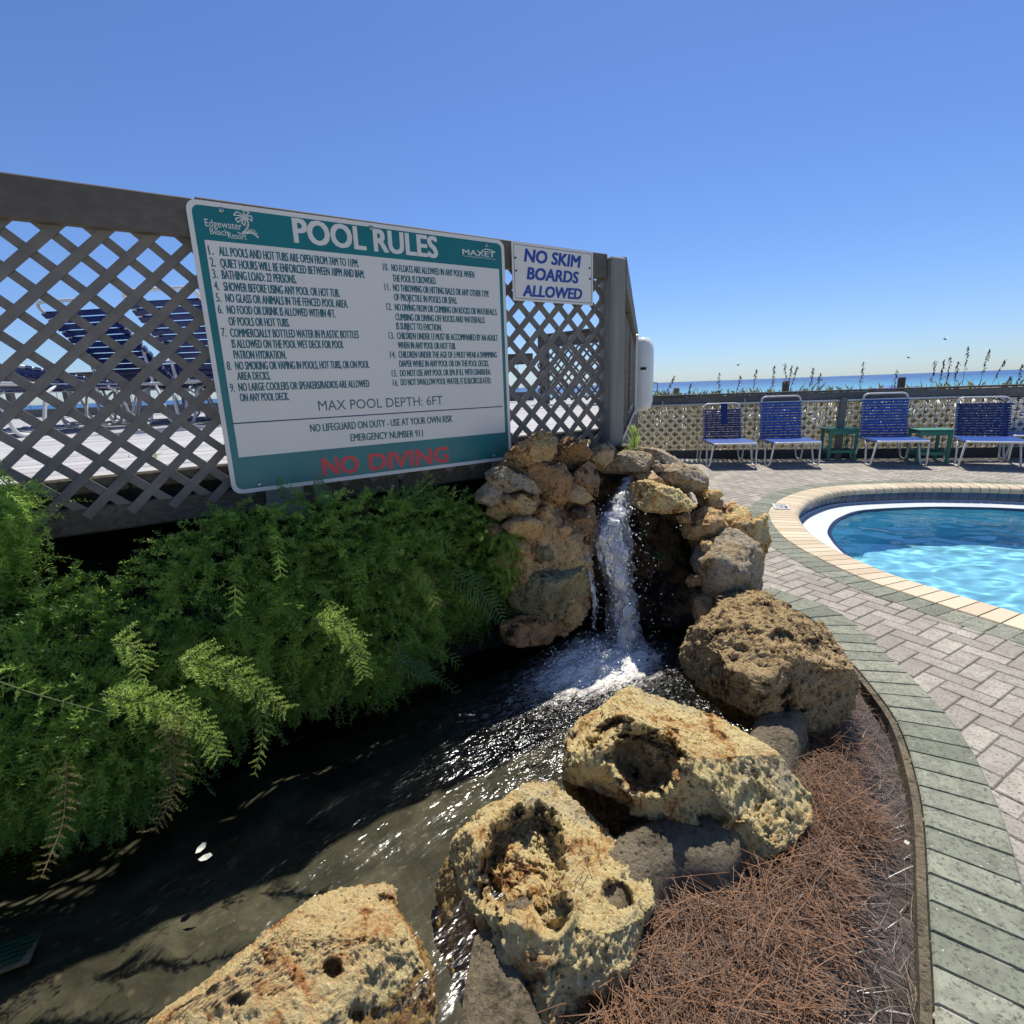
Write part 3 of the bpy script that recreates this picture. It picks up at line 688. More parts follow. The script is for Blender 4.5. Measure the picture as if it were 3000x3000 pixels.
Rtx = [('10.', 'NO FLOATS ARE ALLOWED IN ANY POOL WHEN', (1145, 446), (1190, 450), (1637, 487)), ('', 'THE POOL IS CROWDED.', None, (1196, 506), (1433, 521)),
 ('11.', 'NO THROWING OR HITTING BALLS OR ANY OTHER TYPE', (1154, 554), (1199, 557), (1716, 590)), ('', 'OF PROJECTILE IN POOLS OR SPAS.', None, (1204, 608), (1544, 627)),
 ('12.', 'NO DIVING FROM OR CLIMBING ON ROCKS OR WATERFALLS.', (1163, 659), (1208, 662), (1760, 688)), ('', 'CLIMBING OR DIVING OFF ROCKS AND WATERFALLS', None, (1212, 715), (1693, 731)),
 ('', 'IS SUBJECT TO EVICTION.', None, (1216, 764), (1462, 771)), ('13.', 'CHILDREN UNDER 13 MUST BE ACCOMPANIED BY AN ADULT', (1175, 815), (1220, 816), (1763, 826)),
 ('', 'WHEN IN ANY POOL OR HOT TUB.', None, (1225, 866), (1537, 871)), ('14.', 'CHILDREN UNDER THE AGE OF 3 MUST WEAR A SWIMMING', (1183, 917), (1228, 917), (1758, 917)),
 ('', 'DIAPER WHILE IN ANY POOL OR ON THE POOL DECKS.', None, (1232, 966), (1715, 963)), ('15.', 'DO NOT USE ANY POOL OR SPA IF ILL WITH DIARRHEA.', (1191, 1018), (1236, 1017), (1726, 1008)),
 ('16.', 'DO NOT SWALLOW POOL WATER, IT IS RECIRCULATED.', (1197, 1068), (1240, 1066), (1728, 1054))]
for rows, cap in ((Ltx, CAPL), (Rtx, CAPR)):
    for num, s, q, a, b in rows:
        sg.text(s, c2(*a), c2(*b), cap, M['sign_ink'], .00095, .0016)
        if num: sg.text(num, c2(*q), c2(q[0]+27 if len(num) == 2 else q[0]+31, q[1]+1), cap, M['sign_ink'], .0006, .0016)
sg.text('MAX POOL DEPTH: 6FT', c2(798, 1202), c2(1467, 1168), .0345, M['sign_ink'], .0, .0016)
sg.text('NO LIFEGUARD ON DUTY - USE AT YOUR OWN RISK', c2(753, 1317), c2(1520, 1262), .0270, M['sign_ink'], .00095, .0016)
sg.text('EMERGENCY NUMBER 911', c2(970, 1367), c2(1360, 1340), .0270, M['sign_ink'], .00095, .0016)
sg.text('NO', c2(820, 1552), c2(1018, 1530), .062, M['sign_red'], .0032, .0012); sg.text('DIVING', c2(1072, 1524), c2(1500, 1475), .062, M['sign_red'], .0032, .0012)
sg.text('POOL RULES', c2(665, 292), c2(1442, 378), .072, M['sign_white'], .0034, .0012)
a, b = sg.uv(*c2(330, 1270)), sg.uv(*c2(1788, 1180)); mb = MB(); hh = .0022
mb.poly([sg.P(a[0], (a[1]+b[1])/2-hh, .0016), sg.P(b[0], (a[1]+b[1])/2-hh, .0016), sg.P(b[0], (a[1]+b[1])/2+hh, .0016), sg.P(a[0], (a[1]+b[1])/2+hh, .0016)][::-1]); sg.put(mb, 'ruled_line', M['sign_line'])
# resort emblem: palm with waves, and its lettering
def stroke(mb, pts, w0, w1, S_, d=.0016):
    P = catmull([S_.uv(*p) for p in pts], 5); T = np.gradient(P, axis=0); T /= np.linalg.norm(T, axis=1, keepdims=True); N = np.stack([-T[:, 1], T[:, 0]], 1)
    ws = np.linspace(w0, w1, len(P)); V = []
    for p, n, w in zip(P, N, ws): V += [S_.P(*(p+n*w), d), S_.P(*(p-n*w), d)]
    mb.add(V, [(2*i, 2*i+1, 2*i+3, 2*i+2) for i in range(len(P)-1)])
c4 = lambda x, y: (540+x/3.864, 570+y/3.864)
mb = MB()
for pts, w0, w1 in (([(700, 262), (722, 330), (700, 400), (660, 440)], .0022, .0035), ([(720, 300), (716, 360), (690, 420)], .001, .002), ([(600, 425), (650, 447), (700, 440), (770, 440), (840, 488)], .0012, .0022),
                    ([(700, 430), (760, 420), (830, 450)], .0015, .0012), ([(720, 408), (770, 400), (815, 425)], .0012, .0008)): stroke(mb, [c4(*p) for p in pts], w0, w1, sg)
for a_, b_ in (((690, 250), (555, 235)), ((690, 250), (590, 195)), ((690, 250), (660, 178)), ((690, 250), (735, 205)), ((690, 250), (762, 245)), ((690, 250), (765, 305)), ((690, 250), (575, 275)), ((690, 250), (605, 318)), ((690, 262), (645, 320)), ((690, 262), (685, 355)),
               ((555, 235), (590, 195)), ((660, 178), (735, 205)), ((762, 245), (765, 305)), ((575, 275), (605, 318)), ((645, 320), (685, 355))):
    stroke(mb, [c4(*a_), c4((a_[0]+b_[0])/2, (a_[1]+b_[1])/2-4), c4(*b_)], .0014, .0016, sg)
sg.put(mb, 'palm_emblem', M['sign_white'])
sg.text('Edgewater', c4(238, 358), c4(655, 402), .021, M['sign_white'], .0, .0016)
sg.text('Beach', c4(295, 448), c4(498, 470), .0185, M['sign_white'], .0, .0016); sg.text('Resort', c4(500, 494), c4(708, 514), .0185, M['sign_white'], .0, .0016)
c5 = lambda x, y: (1040+x/3.864, 600+y/3.864)
sg.text('MAXET', c5(1215, 562), c5(1585, 596), .0195, M['sign_white'], .0008, .0016); sg.text('MANAGEMENT GROUP', c5(1275, 592), c5(1540, 618), .0055, M['sign_white'], .0, .0016)
mb = MB(); stroke(mb, [c5(1400, 580), c5(1440, 520), c5(1500, 505), c5(1585, 540)], .001, .0022, sg); sg.put(mb, 'company_emblem', M['sign_white'])
for q0, q1 in (((1215, 578), (1268, 583)), ((1545, 618), (1592, 622))): mb = MB(); stroke(mb, [c5(*q0), c5(*q1)], .0006, .0006, sg); sg.put(mb, 'emblem_rule', M['sign_white'])
for p in (c2(272, 120), c2(1080, 217), c2(1700, 310), c2(478, 1600), c2(1742, 1446)):
    u_ = sg.uv(*p); mb = MB(); mb.tube([sg.P(*u_, 0), sg.P(*u_, .004), sg.P(*u_, .006)], [.008, .008, .004], 10); sg.put(mb, 'screw', M['screw'])

ns = empty('skim_board_sign'); tag(ns, 'small white NO SKIM BOARDS ALLOWED sign with blue italic letters', 'sign')
sg2 = Sign(ns, ((1498, 706), (1736, 741), (1502, 881), (1735, 894)), .004)
sg2.rect('board', M['sign_white'], 0, 0, sg2.w, sg2.h, 0, .003, .004)
c3 = lambda x, y: (1400+x/2.76, 650+y/2.76); E_ = .0085
for u0, v0, u1, v1 in ((E_, E_, sg2.w-E_, E_+.0022), (E_, sg2.h-E_-.0022, sg2.w-E_, sg2.h-E_), (E_, E_+.0022, E_+.0022, sg2.h-E_-.0022), (sg2.w-E_-.0022, E_+.0022, sg2.w-E_, sg2.h-E_-.0022)):
    sg2.rect('printed_border', M['sign_line'], u0, v0, u1, v1, .0006)
sg2.text('NO SKIM', c3(372, 318), c3(822, 370), .049, M['sign_blue'], .0026, .0010, .18); sg2.text('BOARDS', c3(395, 462), c3(808, 496), .047, M['sign_blue'], .0026, .0010, .18); sg2.text('ALLOWED', c3(362, 598), c3(838, 626), .044, M['sign_blue'], .0026, .0010, .18)
for p in ((302, 290), (308, 395), (902, 375), (905, 462)):
    u_ = sg2.uv(*c3(*p)); mb = MB(); mb.tube([sg2.P(*u_, 0), sg2.P(*u_, .003)], .0045, 8); sg2.put(mb, 'screw', M['black'])

# ------------------------------------------------------------------ loungers
def lounger_proto(seat_m, back_m, sl=1.12, bl2=.80, ang=76, width=.66, ratio=.80):
    """local frame: foot end at the origin, head towards +y"""
    root = empty('sun_lounger'); w = width/2; r = .0135; zs = .37
    mb = MB(); fr = round_path([(-w+.02, sl+.32, zs), (-w+.02, 0, zs), (w-.02, 0, zs), (w-.02, sl+.32, zs)], .07)
    mb.tube(fr, r, 8); mb.tube([(-w+.02, sl+.30, zs), (w-.02, sl+.30, zs)], r, 8); put(mb, 'frame', M['white_metal'], root, smooth=True)
    for sx in (-1, 1):
        for y0, sgn in ((.05, 1), (sl+.27, -1)):
            x = sx*(w-.005); P = [(x-sx*.02, y0-.02*sgn, zs), (x+sx*.01, y0+.05*sgn, .02), (x+sx*.012, y0+.24*sgn, .014), (x, y0+.33*sgn, zs*.80), (x-sx*.015, y0+.44*sgn, zs-.01)]
            mb = MB(); mb.tube(round_path(P, .06), r*.95, 7); put(mb, 'leg', M['white_metal'], root, smooth=True)
    A = R(ang); by, bz = math.cos(A), math.sin(A); hy = sl; hinge = np.array([0, hy, zs+.01]); bd = np.array([0, by, bz]); wb = w-.045
    mb = MB(); P = [hinge+np.array([-wb, 0, 0]), hinge+np.array([-wb, 0, 0])+bd*(bl2+.09), hinge+np.array([wb, 0, 0])+bd*(bl2+.09), hinge+np.array([wb, 0, 0])]
    mb.tube(round_path(P, .085), r, 8); put(mb, 'back_frame', M['white_metal'], root, smooth=True)
    for sx in (-1, 1):
        a_ = hinge+np.array([sx*(wb-.02), 0, 0])+bd*.42; b_ = np.array([sx*(wb-.02), min(hy+.26, sl+.30), zs]); mb = MB(); mb.box((a_+b_)/2, (np.linalg.norm(a_-b_), .03, .006), (b_-a_)/np.linalg.norm(b_-a_), np.cross((1., 0, 0), (b_-a_)/np.linalg.norm(b_-a_)), (1., 0, 0)); put(mb, 'strut', M['white_metal'], root)
    def straps(name, o0, dr, n, pitch, hw, wth, m, nrm, sag=.004):
        for k in range(1):
            mb = MB()
            for q in range(n):
                c = o0+dr*(pitch*(q+.5)); V = []; rows = 7
                for x in np.linspace(-1, 1, rows):
                    s_ = -sag*(1-x*x); bulge = .014
                    for e, zz in ((-.5, 0), (-.25, .003), (.25, .003), (.5, 0)): V.append(c+np.array([x*(hw+.012), 0, 0])+dr*(wth*e)+nrm*(s_+zz+r*.9))
                for x in np.linspace(1, -1, rows):
                    s_ = -sag*(1-x*x)
                    for e in (-.5, -.25, .25, .5): V.append(c+np.array([x*(hw+.012), 0, 0])+dr*(wth*e)+nrm*(s_-(.0 if abs(x) < .9 else r*1.6)))
                nn = 2*rows; Fc = [(4*i+j, 4*i+j+1, 4*((i+1) % nn)+j+1, 4*((i+1) % nn)+j) for i in range(nn) for j in range(3)]
                mb.add(V, Fc, RNG.random())
            put(mb, name, m, root)
    straps('seat_straps', np.array([0, .03, zs]), np.array([0, 1., 0]), int((sl-.05)/.052), .052, w-.02, .0485, seat_m, np.array([0, 0, 1.]))
    nb = np.array([0, -bz, by]); straps('back_straps', hinge, bd, 13, bl2/13, wb, bl2/13*ratio, back_m, nb)
    return root
def children(o): return [c for c in bpy.data.objects if c.parent == o]
def copy_tree(o, parent=None):
    c = o.copy(); COL.objects.link(c); c.parent = parent
    for ch in children(o): copy_tree(ch, c)
    return c
def place_lounger(o, A, B, label, grp):
    A, B = np.array(A, float)[:2], np.array(B, float)[:2]; c = (A+B)/2; d = B-A; o.location = (*c, 0); o.rotation_euler = (0, 0, math.atan2(d[1], d[0])); tag(o, label, 'sun lounger', grp)
BL1, BL2, BL4 = .48, .56, .49
GP = 'blue strap sun loungers beside the pool'
l1 = lounger_proto(M['blue_strap'], M['navy_strap'], 0.78, BL1, 74, .66, .66); place_lounger(l1, g(2081, 1374), g(2222, 1372), 'blue lounger with a dark upright strip across its back, nearest the waterfall rocks', GP)
mb = MB(); hin = np.array([0, .78, .38]); bd_ = np.array([0, math.cos(R(74)), math.sin(R(74))]); nb_ = np.array([0, -bd_[2], bd_[1]])
mb.box(hin+bd_*.40+nb_*.022+np.array([.03, 0, 0]), (.10, .33, .006), (1., 0, 0), bd_, nb_); o = mb.build('strap_strip', M['navy_strap'], l1)
l2 = lounger_proto(M['blue_strap'], M['blue_strap'], .74, BL2, 80, .68); place_lounger(l2, g(2258, 1372), g(2408, 1370), 'blue lounger left of the first green side table, back nearly upright', GP)
l3 = copy_tree(l2); place_lounger(l3, g(2556, 1370), g(2722, 1371), 'blue lounger standing between the two green side tables', GP)
l4 = lounger_proto(M['blue_strap'], M['navy_strap'], .80, BL4, 70, .68); place_lounger(l4, g(2822, 1374), g(2998, 1380), 'navy backed lounger right of the second green side table', GP)
l5 = copy_tree(l2); p5 = g(2962, 1352); place_lounger(l5, p5, p5+np.array([.55, -.25, 0]), 'blue lounger cut off by the right edge, by the gray fence post', GP)
GD = 'navy strap loungers up on the deck'
ld = lounger_proto(M['navy_strap'], M['navy_strap'], 1.1, .84, 43, .66, .72); ld2 = lounger_proto(M['navy_strap'], M['navy_strap'], 1.1, .84, 28, .66)
deck_spots = [((-2.52, 4.42), 86, 'navy lounger nearest the pool rules sign, reclined back seen through the lattice'), ((-3.42, 4.72), 84, 'navy lounger second from the pool rules sign seen through the lattice'),
              ((-3.75, 3.55), 84, 'navy lounger at the far left edge seen low through the lattice')]
def place_deck(o, hd, ang, label):
    a = R(ang); f = np.array([math.cos(a), math.sin(a)]); foot = np.array(hd)+f*1.45
    o.location = (foot[0], foot[1], 1.08); o.rotation_euler = (0, 0, math.atan2(-f[1], -f[0])-math.pi/2); tag(o, label, 'sun lounger', GD)
for i, (hd, a, lb) in enumerate(deck_spots): place_deck(ld if i == 0 else (copy_tree(ld) if i == 1 else ld2), hd, a, lb)
lf = lounger_proto(M['navy_strap'], M['navy_strap'], 1.1, .80, 12, .66)
for i, (hd, a, lb) in enumerate([((-3.4, 6.4), 40, 'flat laid lounger on the deck, middle one of the back row'), ((-4.7, 6.1), 40, 'flat laid lounger on the deck, leftmost of the back row'), ((-2.2, 6.9), 40, 'flat laid lounger on the deck, back row, closest to the rules sign'),
    ((-3.0, 5.5), 70, 'flat laid lounger on the deck, tucked close behind the nearest upright one'), ((-4.2, 5.2), 60, 'flat laid lounger on the deck, tucked behind the second upright one'), ((-1.75, 5.6), 75, 'flat laid lounger on the deck glimpsed just left of the rules sign edge'), ((-5.2, 4.7), 60, 'flat laid lounger on the deck at the left frame edge')]):
    place_deck(lf if i == 0 else copy_tree(lf), hd, a, lb)

# green side tables
def table_proto():
    e = empty('side_table'); mb = MB(); 
    for k in range(4): mb.box((0, -.165+.11*k, .485), (.46, .104, .022), bev=.004)
    put(mb, 'table_top', M['green_poly'], e)
    for sx in (-1, 1):
        for sy in (-1, 1): mb = MB(); mb.box((sx*.185, sy*.175, .235), (.045, .03, .47), bev=.004); put(mb, 'leg', M['green_poly'], e)
    mb = MB()
    for sy in (-1, 1): mb.box((0, sy*.175, .44), (.325, .024, .06), bev=.003); mb.box((0, sy*.175, .14), (.325, .024, .05), bev=.003)
    for sx in (-1, 1): mb.box((sx*.185, 0, .14), (.03, .32, .05), bev=.003)
    put(mb, 'apron', M['green_poly'], e); return e
t1 = table_proto(); p = g(2462, 1347); t1.location = (p[0], p[1]+.1, 0); t1.rotation_euler = (0, 0, R(-12)); tag(t1, 'green side table between the second and third loungers', 'side table', 'green side tables')
t2 = copy_tree(t1); p = g(2712, 1352); t2.location = (p[0], p[1], 0); t2.rotation_euler = (0, 0, R(-16)); tag(t2, 'green side table partly hidden behind the front of a lounger', 'side table', 'green side tables')

# ------------------------------------------------------------------ beach fence behind the loungers
bf = empty('beach_fence', (*((fence_a+fence_b)/2), 0)); tag(bf, 'low gray beach fence with cream lattice, white pipe and wires behind the pool', 'fence')
fd3 = np.array([*fdir, 0]); fn = np.array([-fdir[1], fdir[0]]); fn3 = np.array([*fn, 0]); FLn = np.linalg.norm(fence_b-fence_a)+4
BP = lambda s, o, z: np.array([*(fence_a+fdir*s+fn*o), z])
mb = MB(); lattice(mb, BP(-.2, .05, .12), fd3, Z3, fn3, FLn, .80, .150, .150, .040, .009); put(mb, 'lattice_panel', M['white_lattice'], bf)
mb = MB(); mb.box(BP(FLn/2, .0, .075), (FLn, .04, .15), fd3, fn3, Z3, bev=.004); put(mb, 'bottom_board', M['dark_board'], bf)
mb = MB(); mb.box(BP(FLn/2, .01, .985), (FLn, .04, .135), fd3, fn3, Z3, bev=.004); put(mb, 'top_board', M['cap_board'], bf)
mb = MB(); mb.box(BP(FLn/2, .03, 1.072), (FLn, .14, .03), fd3, fn3, Z3, bev=.004); put(mb, 'cap_rail', M['gray_paint'], bf)
mb = MB(); mb.box(BP(FLn/2, .03, .91), (FLn, .03, .03), fd3, fn3, Z3); put(mb, 'batten', M['dark_board'], bf)
mb = MB(); mb.tube([BP(-.1, -.045, .915), BP(5.1, -.045, .925)], .017, 8); put(mb, 'pipe', M['white_pipe'], bf, smooth=True)
mb = MB(); sp = fence_a; mb.tube(catmull([BP(5.1, -.05, .93), BP(5.5, -.06, .91), BP(5.72, -.07, .72), BP(5.6, -.07, .52), BP(5.3, -.06, .38)], 6), .008, 6); mb.tube(catmull([BP(5.2, -.05, .92), BP(5.6, -.06, .86), BP(5.66, -.07, .68), BP(5.5, -.07, .48)], 6), .006, 6); put(mb, 'hose', M['black'], bf, smooth=True)
for s in np.arange(.55, FLn, .151*2.0):
    pass
mb = MB()
for s in np.arange(.05, FLn, .152): mb.box(BP(s, -.024, .53), (.006, .006, .86), fd3, fn3, Z3)
put(mb, 'wires', M['wire'], bf)
mb = MB()
for s in (.7, 2.0): mb.box(BP(s, -.05, .95), (.012, .02, .09), fd3, fn3, Z3)
put(mb, 'pipe_clips', M['white_pipe'], bf)
for s in (3.45, 6.35, 9.2):
    mb = MB(); mb.box(BP(s, -.065, .48), (.09, .09, .96), fd3, fn3, Z3, bev=.005); put(mb, 'post', M['gray_post'], bf)

# ------------------------------------------------------------------ beach: dune scrub, sea oats, posts, umbrellas, boat, gulls
def blades(n, root_fn, hmin, hmax, w, spread, droop):
    V = np.zeros((n, 4, 3)); A = np.zeros((n, 4))
    for i in range(n):
        b = root_fn(); h = RNG.uniform(hmin, hmax); an = RNG.uniform(0, 6.28); d = np.array([math.cos(an), math.sin(an), 0]); q = np.array([-d[1], d[0], 0])
        sp_ = RNG.uniform(.1, 1)*spread; m_ = b+np.array([0, 0, h*.6])+d*h*sp_*.4; tip = b+np.array([0, 0, h*(1-droop*RNG.random())])+d*h*sp_
        V[i] = [b-q*w, b+q*w, m_+q*w*.8, tip]; V[i, 2] = m_+q*w*.9; A[i] = RNG.random()
    return V.reshape(-1, 3), np.arange(n*4).reshape(-1, 4), A.ravel()
def droot():
    s = RNG.uniform(-1.5, 11); o_ = abs(RNG.normal(1.2, 1.6))+.35; q = fence_a+fdir*s+fn*o_
    return np.array([q[0], q[1], -.05+math.exp(-((q[1]-12.5)/2.2)**2)*.92-.06])
V, Fq, A = blades(12000, droot, .16, .42, .010, .6, .4); o = mesh_obj('dune_grass', V, Fq, M['dune'], attrs={'tone': A}); tag(o, kind='stuff')
oats = [(1975, 1100, 9.9, .9), (2025, 1120, 10.2, .5), (2108, 1090, 9.8, 0), (2215, 1080, 10, .1), (2170, 1098, 10.2, .4), (2270, 1070, 9.6, .1), (2300, 1063, 9.9, -.35), (2320, 1068, 9.6, .3), (2335, 1072, 10.1, .5), (2383, 1076, 9.8, .2), (2404, 1092, 10, .3), (2530, 1060, 9.6, .05),
        (2628, 1082, 9.4, .1), (2740, 1056, 9.3, .05), (2768, 1052, 9.5, .2), (2786, 1044, 9.4, .05), (2809, 1058, 9.5, .1), (2838, 1014, 9.0, .02), (2900, 1022, 9.3, .35), (2945, 1052, 9.2, .8), (2960, 1102, 9.4, .7), (2996, 1066, 9, .2)]
oat_words = ['curling', 'leaning', 'thin upright', 'slender', 'short nodding', 'feathered', 'left leaning', 'arched', 'drooping', 'bushy', 'hooked', 'lone upright', 'crooked', 'narrow', 'fine', 'tall paired', 'stubby', 'tallest', 'long slanting', 'flat lying', 'low drooping', 'edge of frame']
for (px, py, Yd, lean), wd in zip(oats, oat_words):
    tip = at(px, py, Yd); base = np.array([tip[0]-lean*.35, tip[1], -.02]); hgt = tip[2]
    e = empty('sea_oat', tuple(base)); nm = ['first' , '']
    mid_ = base*.45+tip*.55+np.array([-lean*.08, 0, .12*abs(lean)]); P = catmull([base, mid_, tip], 8)
    mb = MB(); mb.tube(P, np.linspace(.005, .0025, len(P)), 5); put(mb, 'stalk', M['oat'], e)
    mb = MB(); L = len(P)
    for k in range(22):
        f = 1-.30*k/22*1.0; i = f*(L-1); i0 = int(min(i, L-2)); c = P[i0]*(1-(i-i0))+P[i0+1]*(i-i0)
        an = RNG.uniform(0, 6.28); d = np.array([math.cos(an)*.5+lean*.5, math.sin(an)*.4, -.5]); d /= np.linalg.norm(d); q = np.cross(d, Z3); q /= np.linalg.norm(q); ln = RNG.uniform(.045, .085)
        mb.add([c, c+d*ln*.5+q*.013, c+d*ln, c+d*ln*.5-q*.013], [(0, 1, 2, 3)])
    put(mb, 'seed_head', M['oat'], e)
    w_ = px; tag(e, f'{wd} dry sea oat stalk standing beyond the beach fence', 'sea oat', 'sea oats beyond the beach fence')
for (px, py, Yd), lb in zip([(1982, 1137, 13.5), (2303, 1117, 12.0), (2643, 1105, 11.5)], ('dark post beyond the fence near the white plastic box', 'dark post beyond the fence above the second lounger', 'dark post beyond the fence beside the blue beach umbrella')):
    tp = at(px, py, Yd); mb = MB(); r_ = .075; mb.tube([(tp[0], tp[1], -.1), (tp[0], tp[1], tp[2]-.02), (tp[0], tp[1], tp[2])], [r_, r_, r_*.8], 10)
    o = mb.build('timber_post', M['old_beam'], loc=(tp[0], tp[1], 0)); tag(o, lb, 'post', 'dark timber posts on the dune')
def umbrella(px, py, Yd, rad, m1, label):
    tp = at(px, py, Yd); e = empty('beach_umbrella', (tp[0], tp[1], -1.2)); mb = MB(); secs = []; n = 16
    for f, z in ((.02, 0), (.35, -.08), (.7, -.26), (1.0, -.52)): secs.append([(tp[0]+rad*f*math.cos(2*math.pi*k/n), tp[1]+rad*f*math.sin(2*math.pi*k/n), tp[2]+z*rad*.9) for k in range(n)])
    V = sum(secs, []); Fc = [(i*n+k, i*n+(k+1) % n, (i+1)*n+(k+1) % n, (i+1)*n+k) for i in range(3) for k in range(n)]; mb.add(V, Fc); put(mb, 'canopy', m1, e)
    mb = MB(); mb.tube([(tp[0], tp[1], -1.4), (tp[0], tp[1], tp[2])], .02, 6); put(mb, 'pole', M['white_metal'], e); tag(e, label, 'umbrella')
umbrella(1915, 1151, 24, .75, paint('turquoise canopy', srgb(90, 190, 205), .7, .2, 2, 0), 'turquoise beach umbrella top peeking over the fence by the white box')
umbrella(2602, 1128, 22, .5, paint('blue canopy', srgb(50, 95, 170), .7, .2, 2, 0), 'blue beach umbrella top over the fence left of the dark post')
umbrella(2680, 1130, 22, .6, paint('dark blue canopy', srgb(44, 70, 130), .7, .2, 2, 0), 'dark blue beach umbrella top over the fence right of the dark post')
umbrella(2148, 1150, 22, .5, paint('white canopy', srgb(225, 230, 230), .7, .05, 2, 0), 'white beach umbrella top above the back of the first lounger')
bt = at(2402, 1107, 620); e = empty('motor_boat', (bt[0], bt[1], -3)); mb = MB()
mb.add([(bt[0]+x, bt[1]+y, -3+z) for x, y, z in ((-4, 0, 1.5), (-2, -1, 0), (3.5, -1, 0), (3.5, 1, 0), (-2, 1, 0), (-2, -1.2, 1.3), (3.5, -1.2, 1.2), (3.5, 1.2, 1.2), (-2, 1.2, 1.3))], [(0, 1, 5), (0, 8, 4), (0, 4, 1), (1, 2, 6, 5), (4, 8, 7, 3), (2, 3, 7, 6), (0, 5, 8), (5, 6, 7, 8), (1, 4, 3, 2)]); put(mb, 'hull', M['white_metal'], e)
mb = MB(); mb.box((bt[0]+.6, bt[1], -1.2), (2, 1.5, 1.2)); put(mb, 'cabin', M['white_metal'], e); tag(e, 'tiny white motor boat heading the wake on the sea', 'boat')
wk = at(2445, 1108, 625); mb = MB(); V = []
for k in range(24): x = k/23*52; V += [(bt[0]+3+x, bt[1]-.8-x*.10+RNG.normal(0, .6), -2.96), (bt[0]+3+x, bt[1]+.8+x*.10+RNG.normal(0, .6), -2.96)]
mb.add(V, [(2*i, 2*i+2, 2*i+3, 2*i+1) for i in range(23)]); o = mb.build('boat_wake', paint('white wake', (.85, .88, .9), .8, .05, 1, 0)); tag(o, kind='stuff')
for (px, py, Yd), lb in zip([(2162, 1070, 60), (2662, 1048, 70), (2770, 994, 60)], ('tiny gull in the sky above the first lounger', 'tiny gull low in the sky over the dark post', 'tiny gull highest in the sky above the navy backed lounger')):
    c = at(px, py, Yd); mb = MB(); s_ = .35
    mb.add([c+np.array(v)*s_ for v in ((-1.6, 0, .35), (-.7, .12, .5), (0, .2, .1), (.7, .12, .5), (1.6, 0, .35), (.7, -.15, .42), (0, -.3, 0), (-.7, -.15, .42))], [(0, 1, 7), (1, 2, 6, 7), (2, 3, 5, 6), (3, 4, 5)])
    mb.tube([c+np.array((0, .7, .05))*s_, c+np.array((0, .2, .1))*s_, c+np.array((0, -.8, 0))*s_], [.04, .1, .02], 6); o = mb.build('gull', M['black'], loc=c); tag(o, lb, 'bird', 'gulls over the sea')

# depth marker on the coping
dm = empty('depth_marker', (2.52, 5.1, .02)); tag(dm, 'small white depth marker tile on the tan coping', 'depth marker')
A_ = g(2256, 1494, .012); B_ = g(2305, 1496, .012); C_ = g(2318, 1476, .012); ex_ = (B_-A_); ex_ /= np.linalg.norm(ex_); ey_ = np.cross(Z3, ex_)
mb = MB(); cc = (A_+C_)/2+np.array([0, 0, .002]); mb.box(cc, (np.linalg.norm(B_-A_)*.95, .24, .012), ex_, ey_, Z3, bev=.003); put(mb, 'tile', M['sign_white'], dm)
def flat_text(s, c, xa, ya, wd, cap, m, par, z):
    V, Fc = text_mesh(s, .02); V = V.copy(); x0, x1 = V[:, 0].min(), V[:, 0].max(); X = ((V[:, 0]-x0)/(x1-x0)-.5)*wd; Yv = V[:, 1]/TXT_CAP*cap-cap/2
    W3 = np.array([c+xa*x+ya*y+Z3*z for x, y in zip(X, Yv)]); o = mesh_obj('lettering', W3, Fc, m, par, loc=np.array(par.location)); o.location = (0, 0, 0)
flat_text('1 FT', cc, -ey_, ex_, .19, .10, M['black'], dm, .008)

# ------------------------------------------------------------------ rocks
import bmesh
from mathutils.bvhtree import BVHTree
_ico = {}
def ico(sub):
    if sub not in _ico:
        bm = bmesh.new(); bmesh.ops.create_icosphere(bm, subdivisions=sub, radius=1.0); bm.verts.ensure_lookup_table()
        _ico[sub] = (np.array([v.co[:] for v in bm.verts]), np.array([[v.index for v in f.verts] for f in bm.faces])); bm.free()
    return _ico[sub]
def vert_normals(V, Fc):
    n = np.cross(V[Fc[:, 1]]-V[Fc[:, 0]], V[Fc[:, 2]]-V[Fc[:, 0]]); N = np.zeros_like(V)
    for k in range(3): np.add.at(N, Fc[:, k], n)
    return N/np.maximum(np.linalg.norm(N, axis=1, keepdims=True), 1e-12)
def fract(P, f, octs=6, seed=0.0, h=.9): return np.array([mn.fractal(Vector(p)*f+Vector((seed, seed*1.7, -seed)), h, 2.1, octs) for p in P])
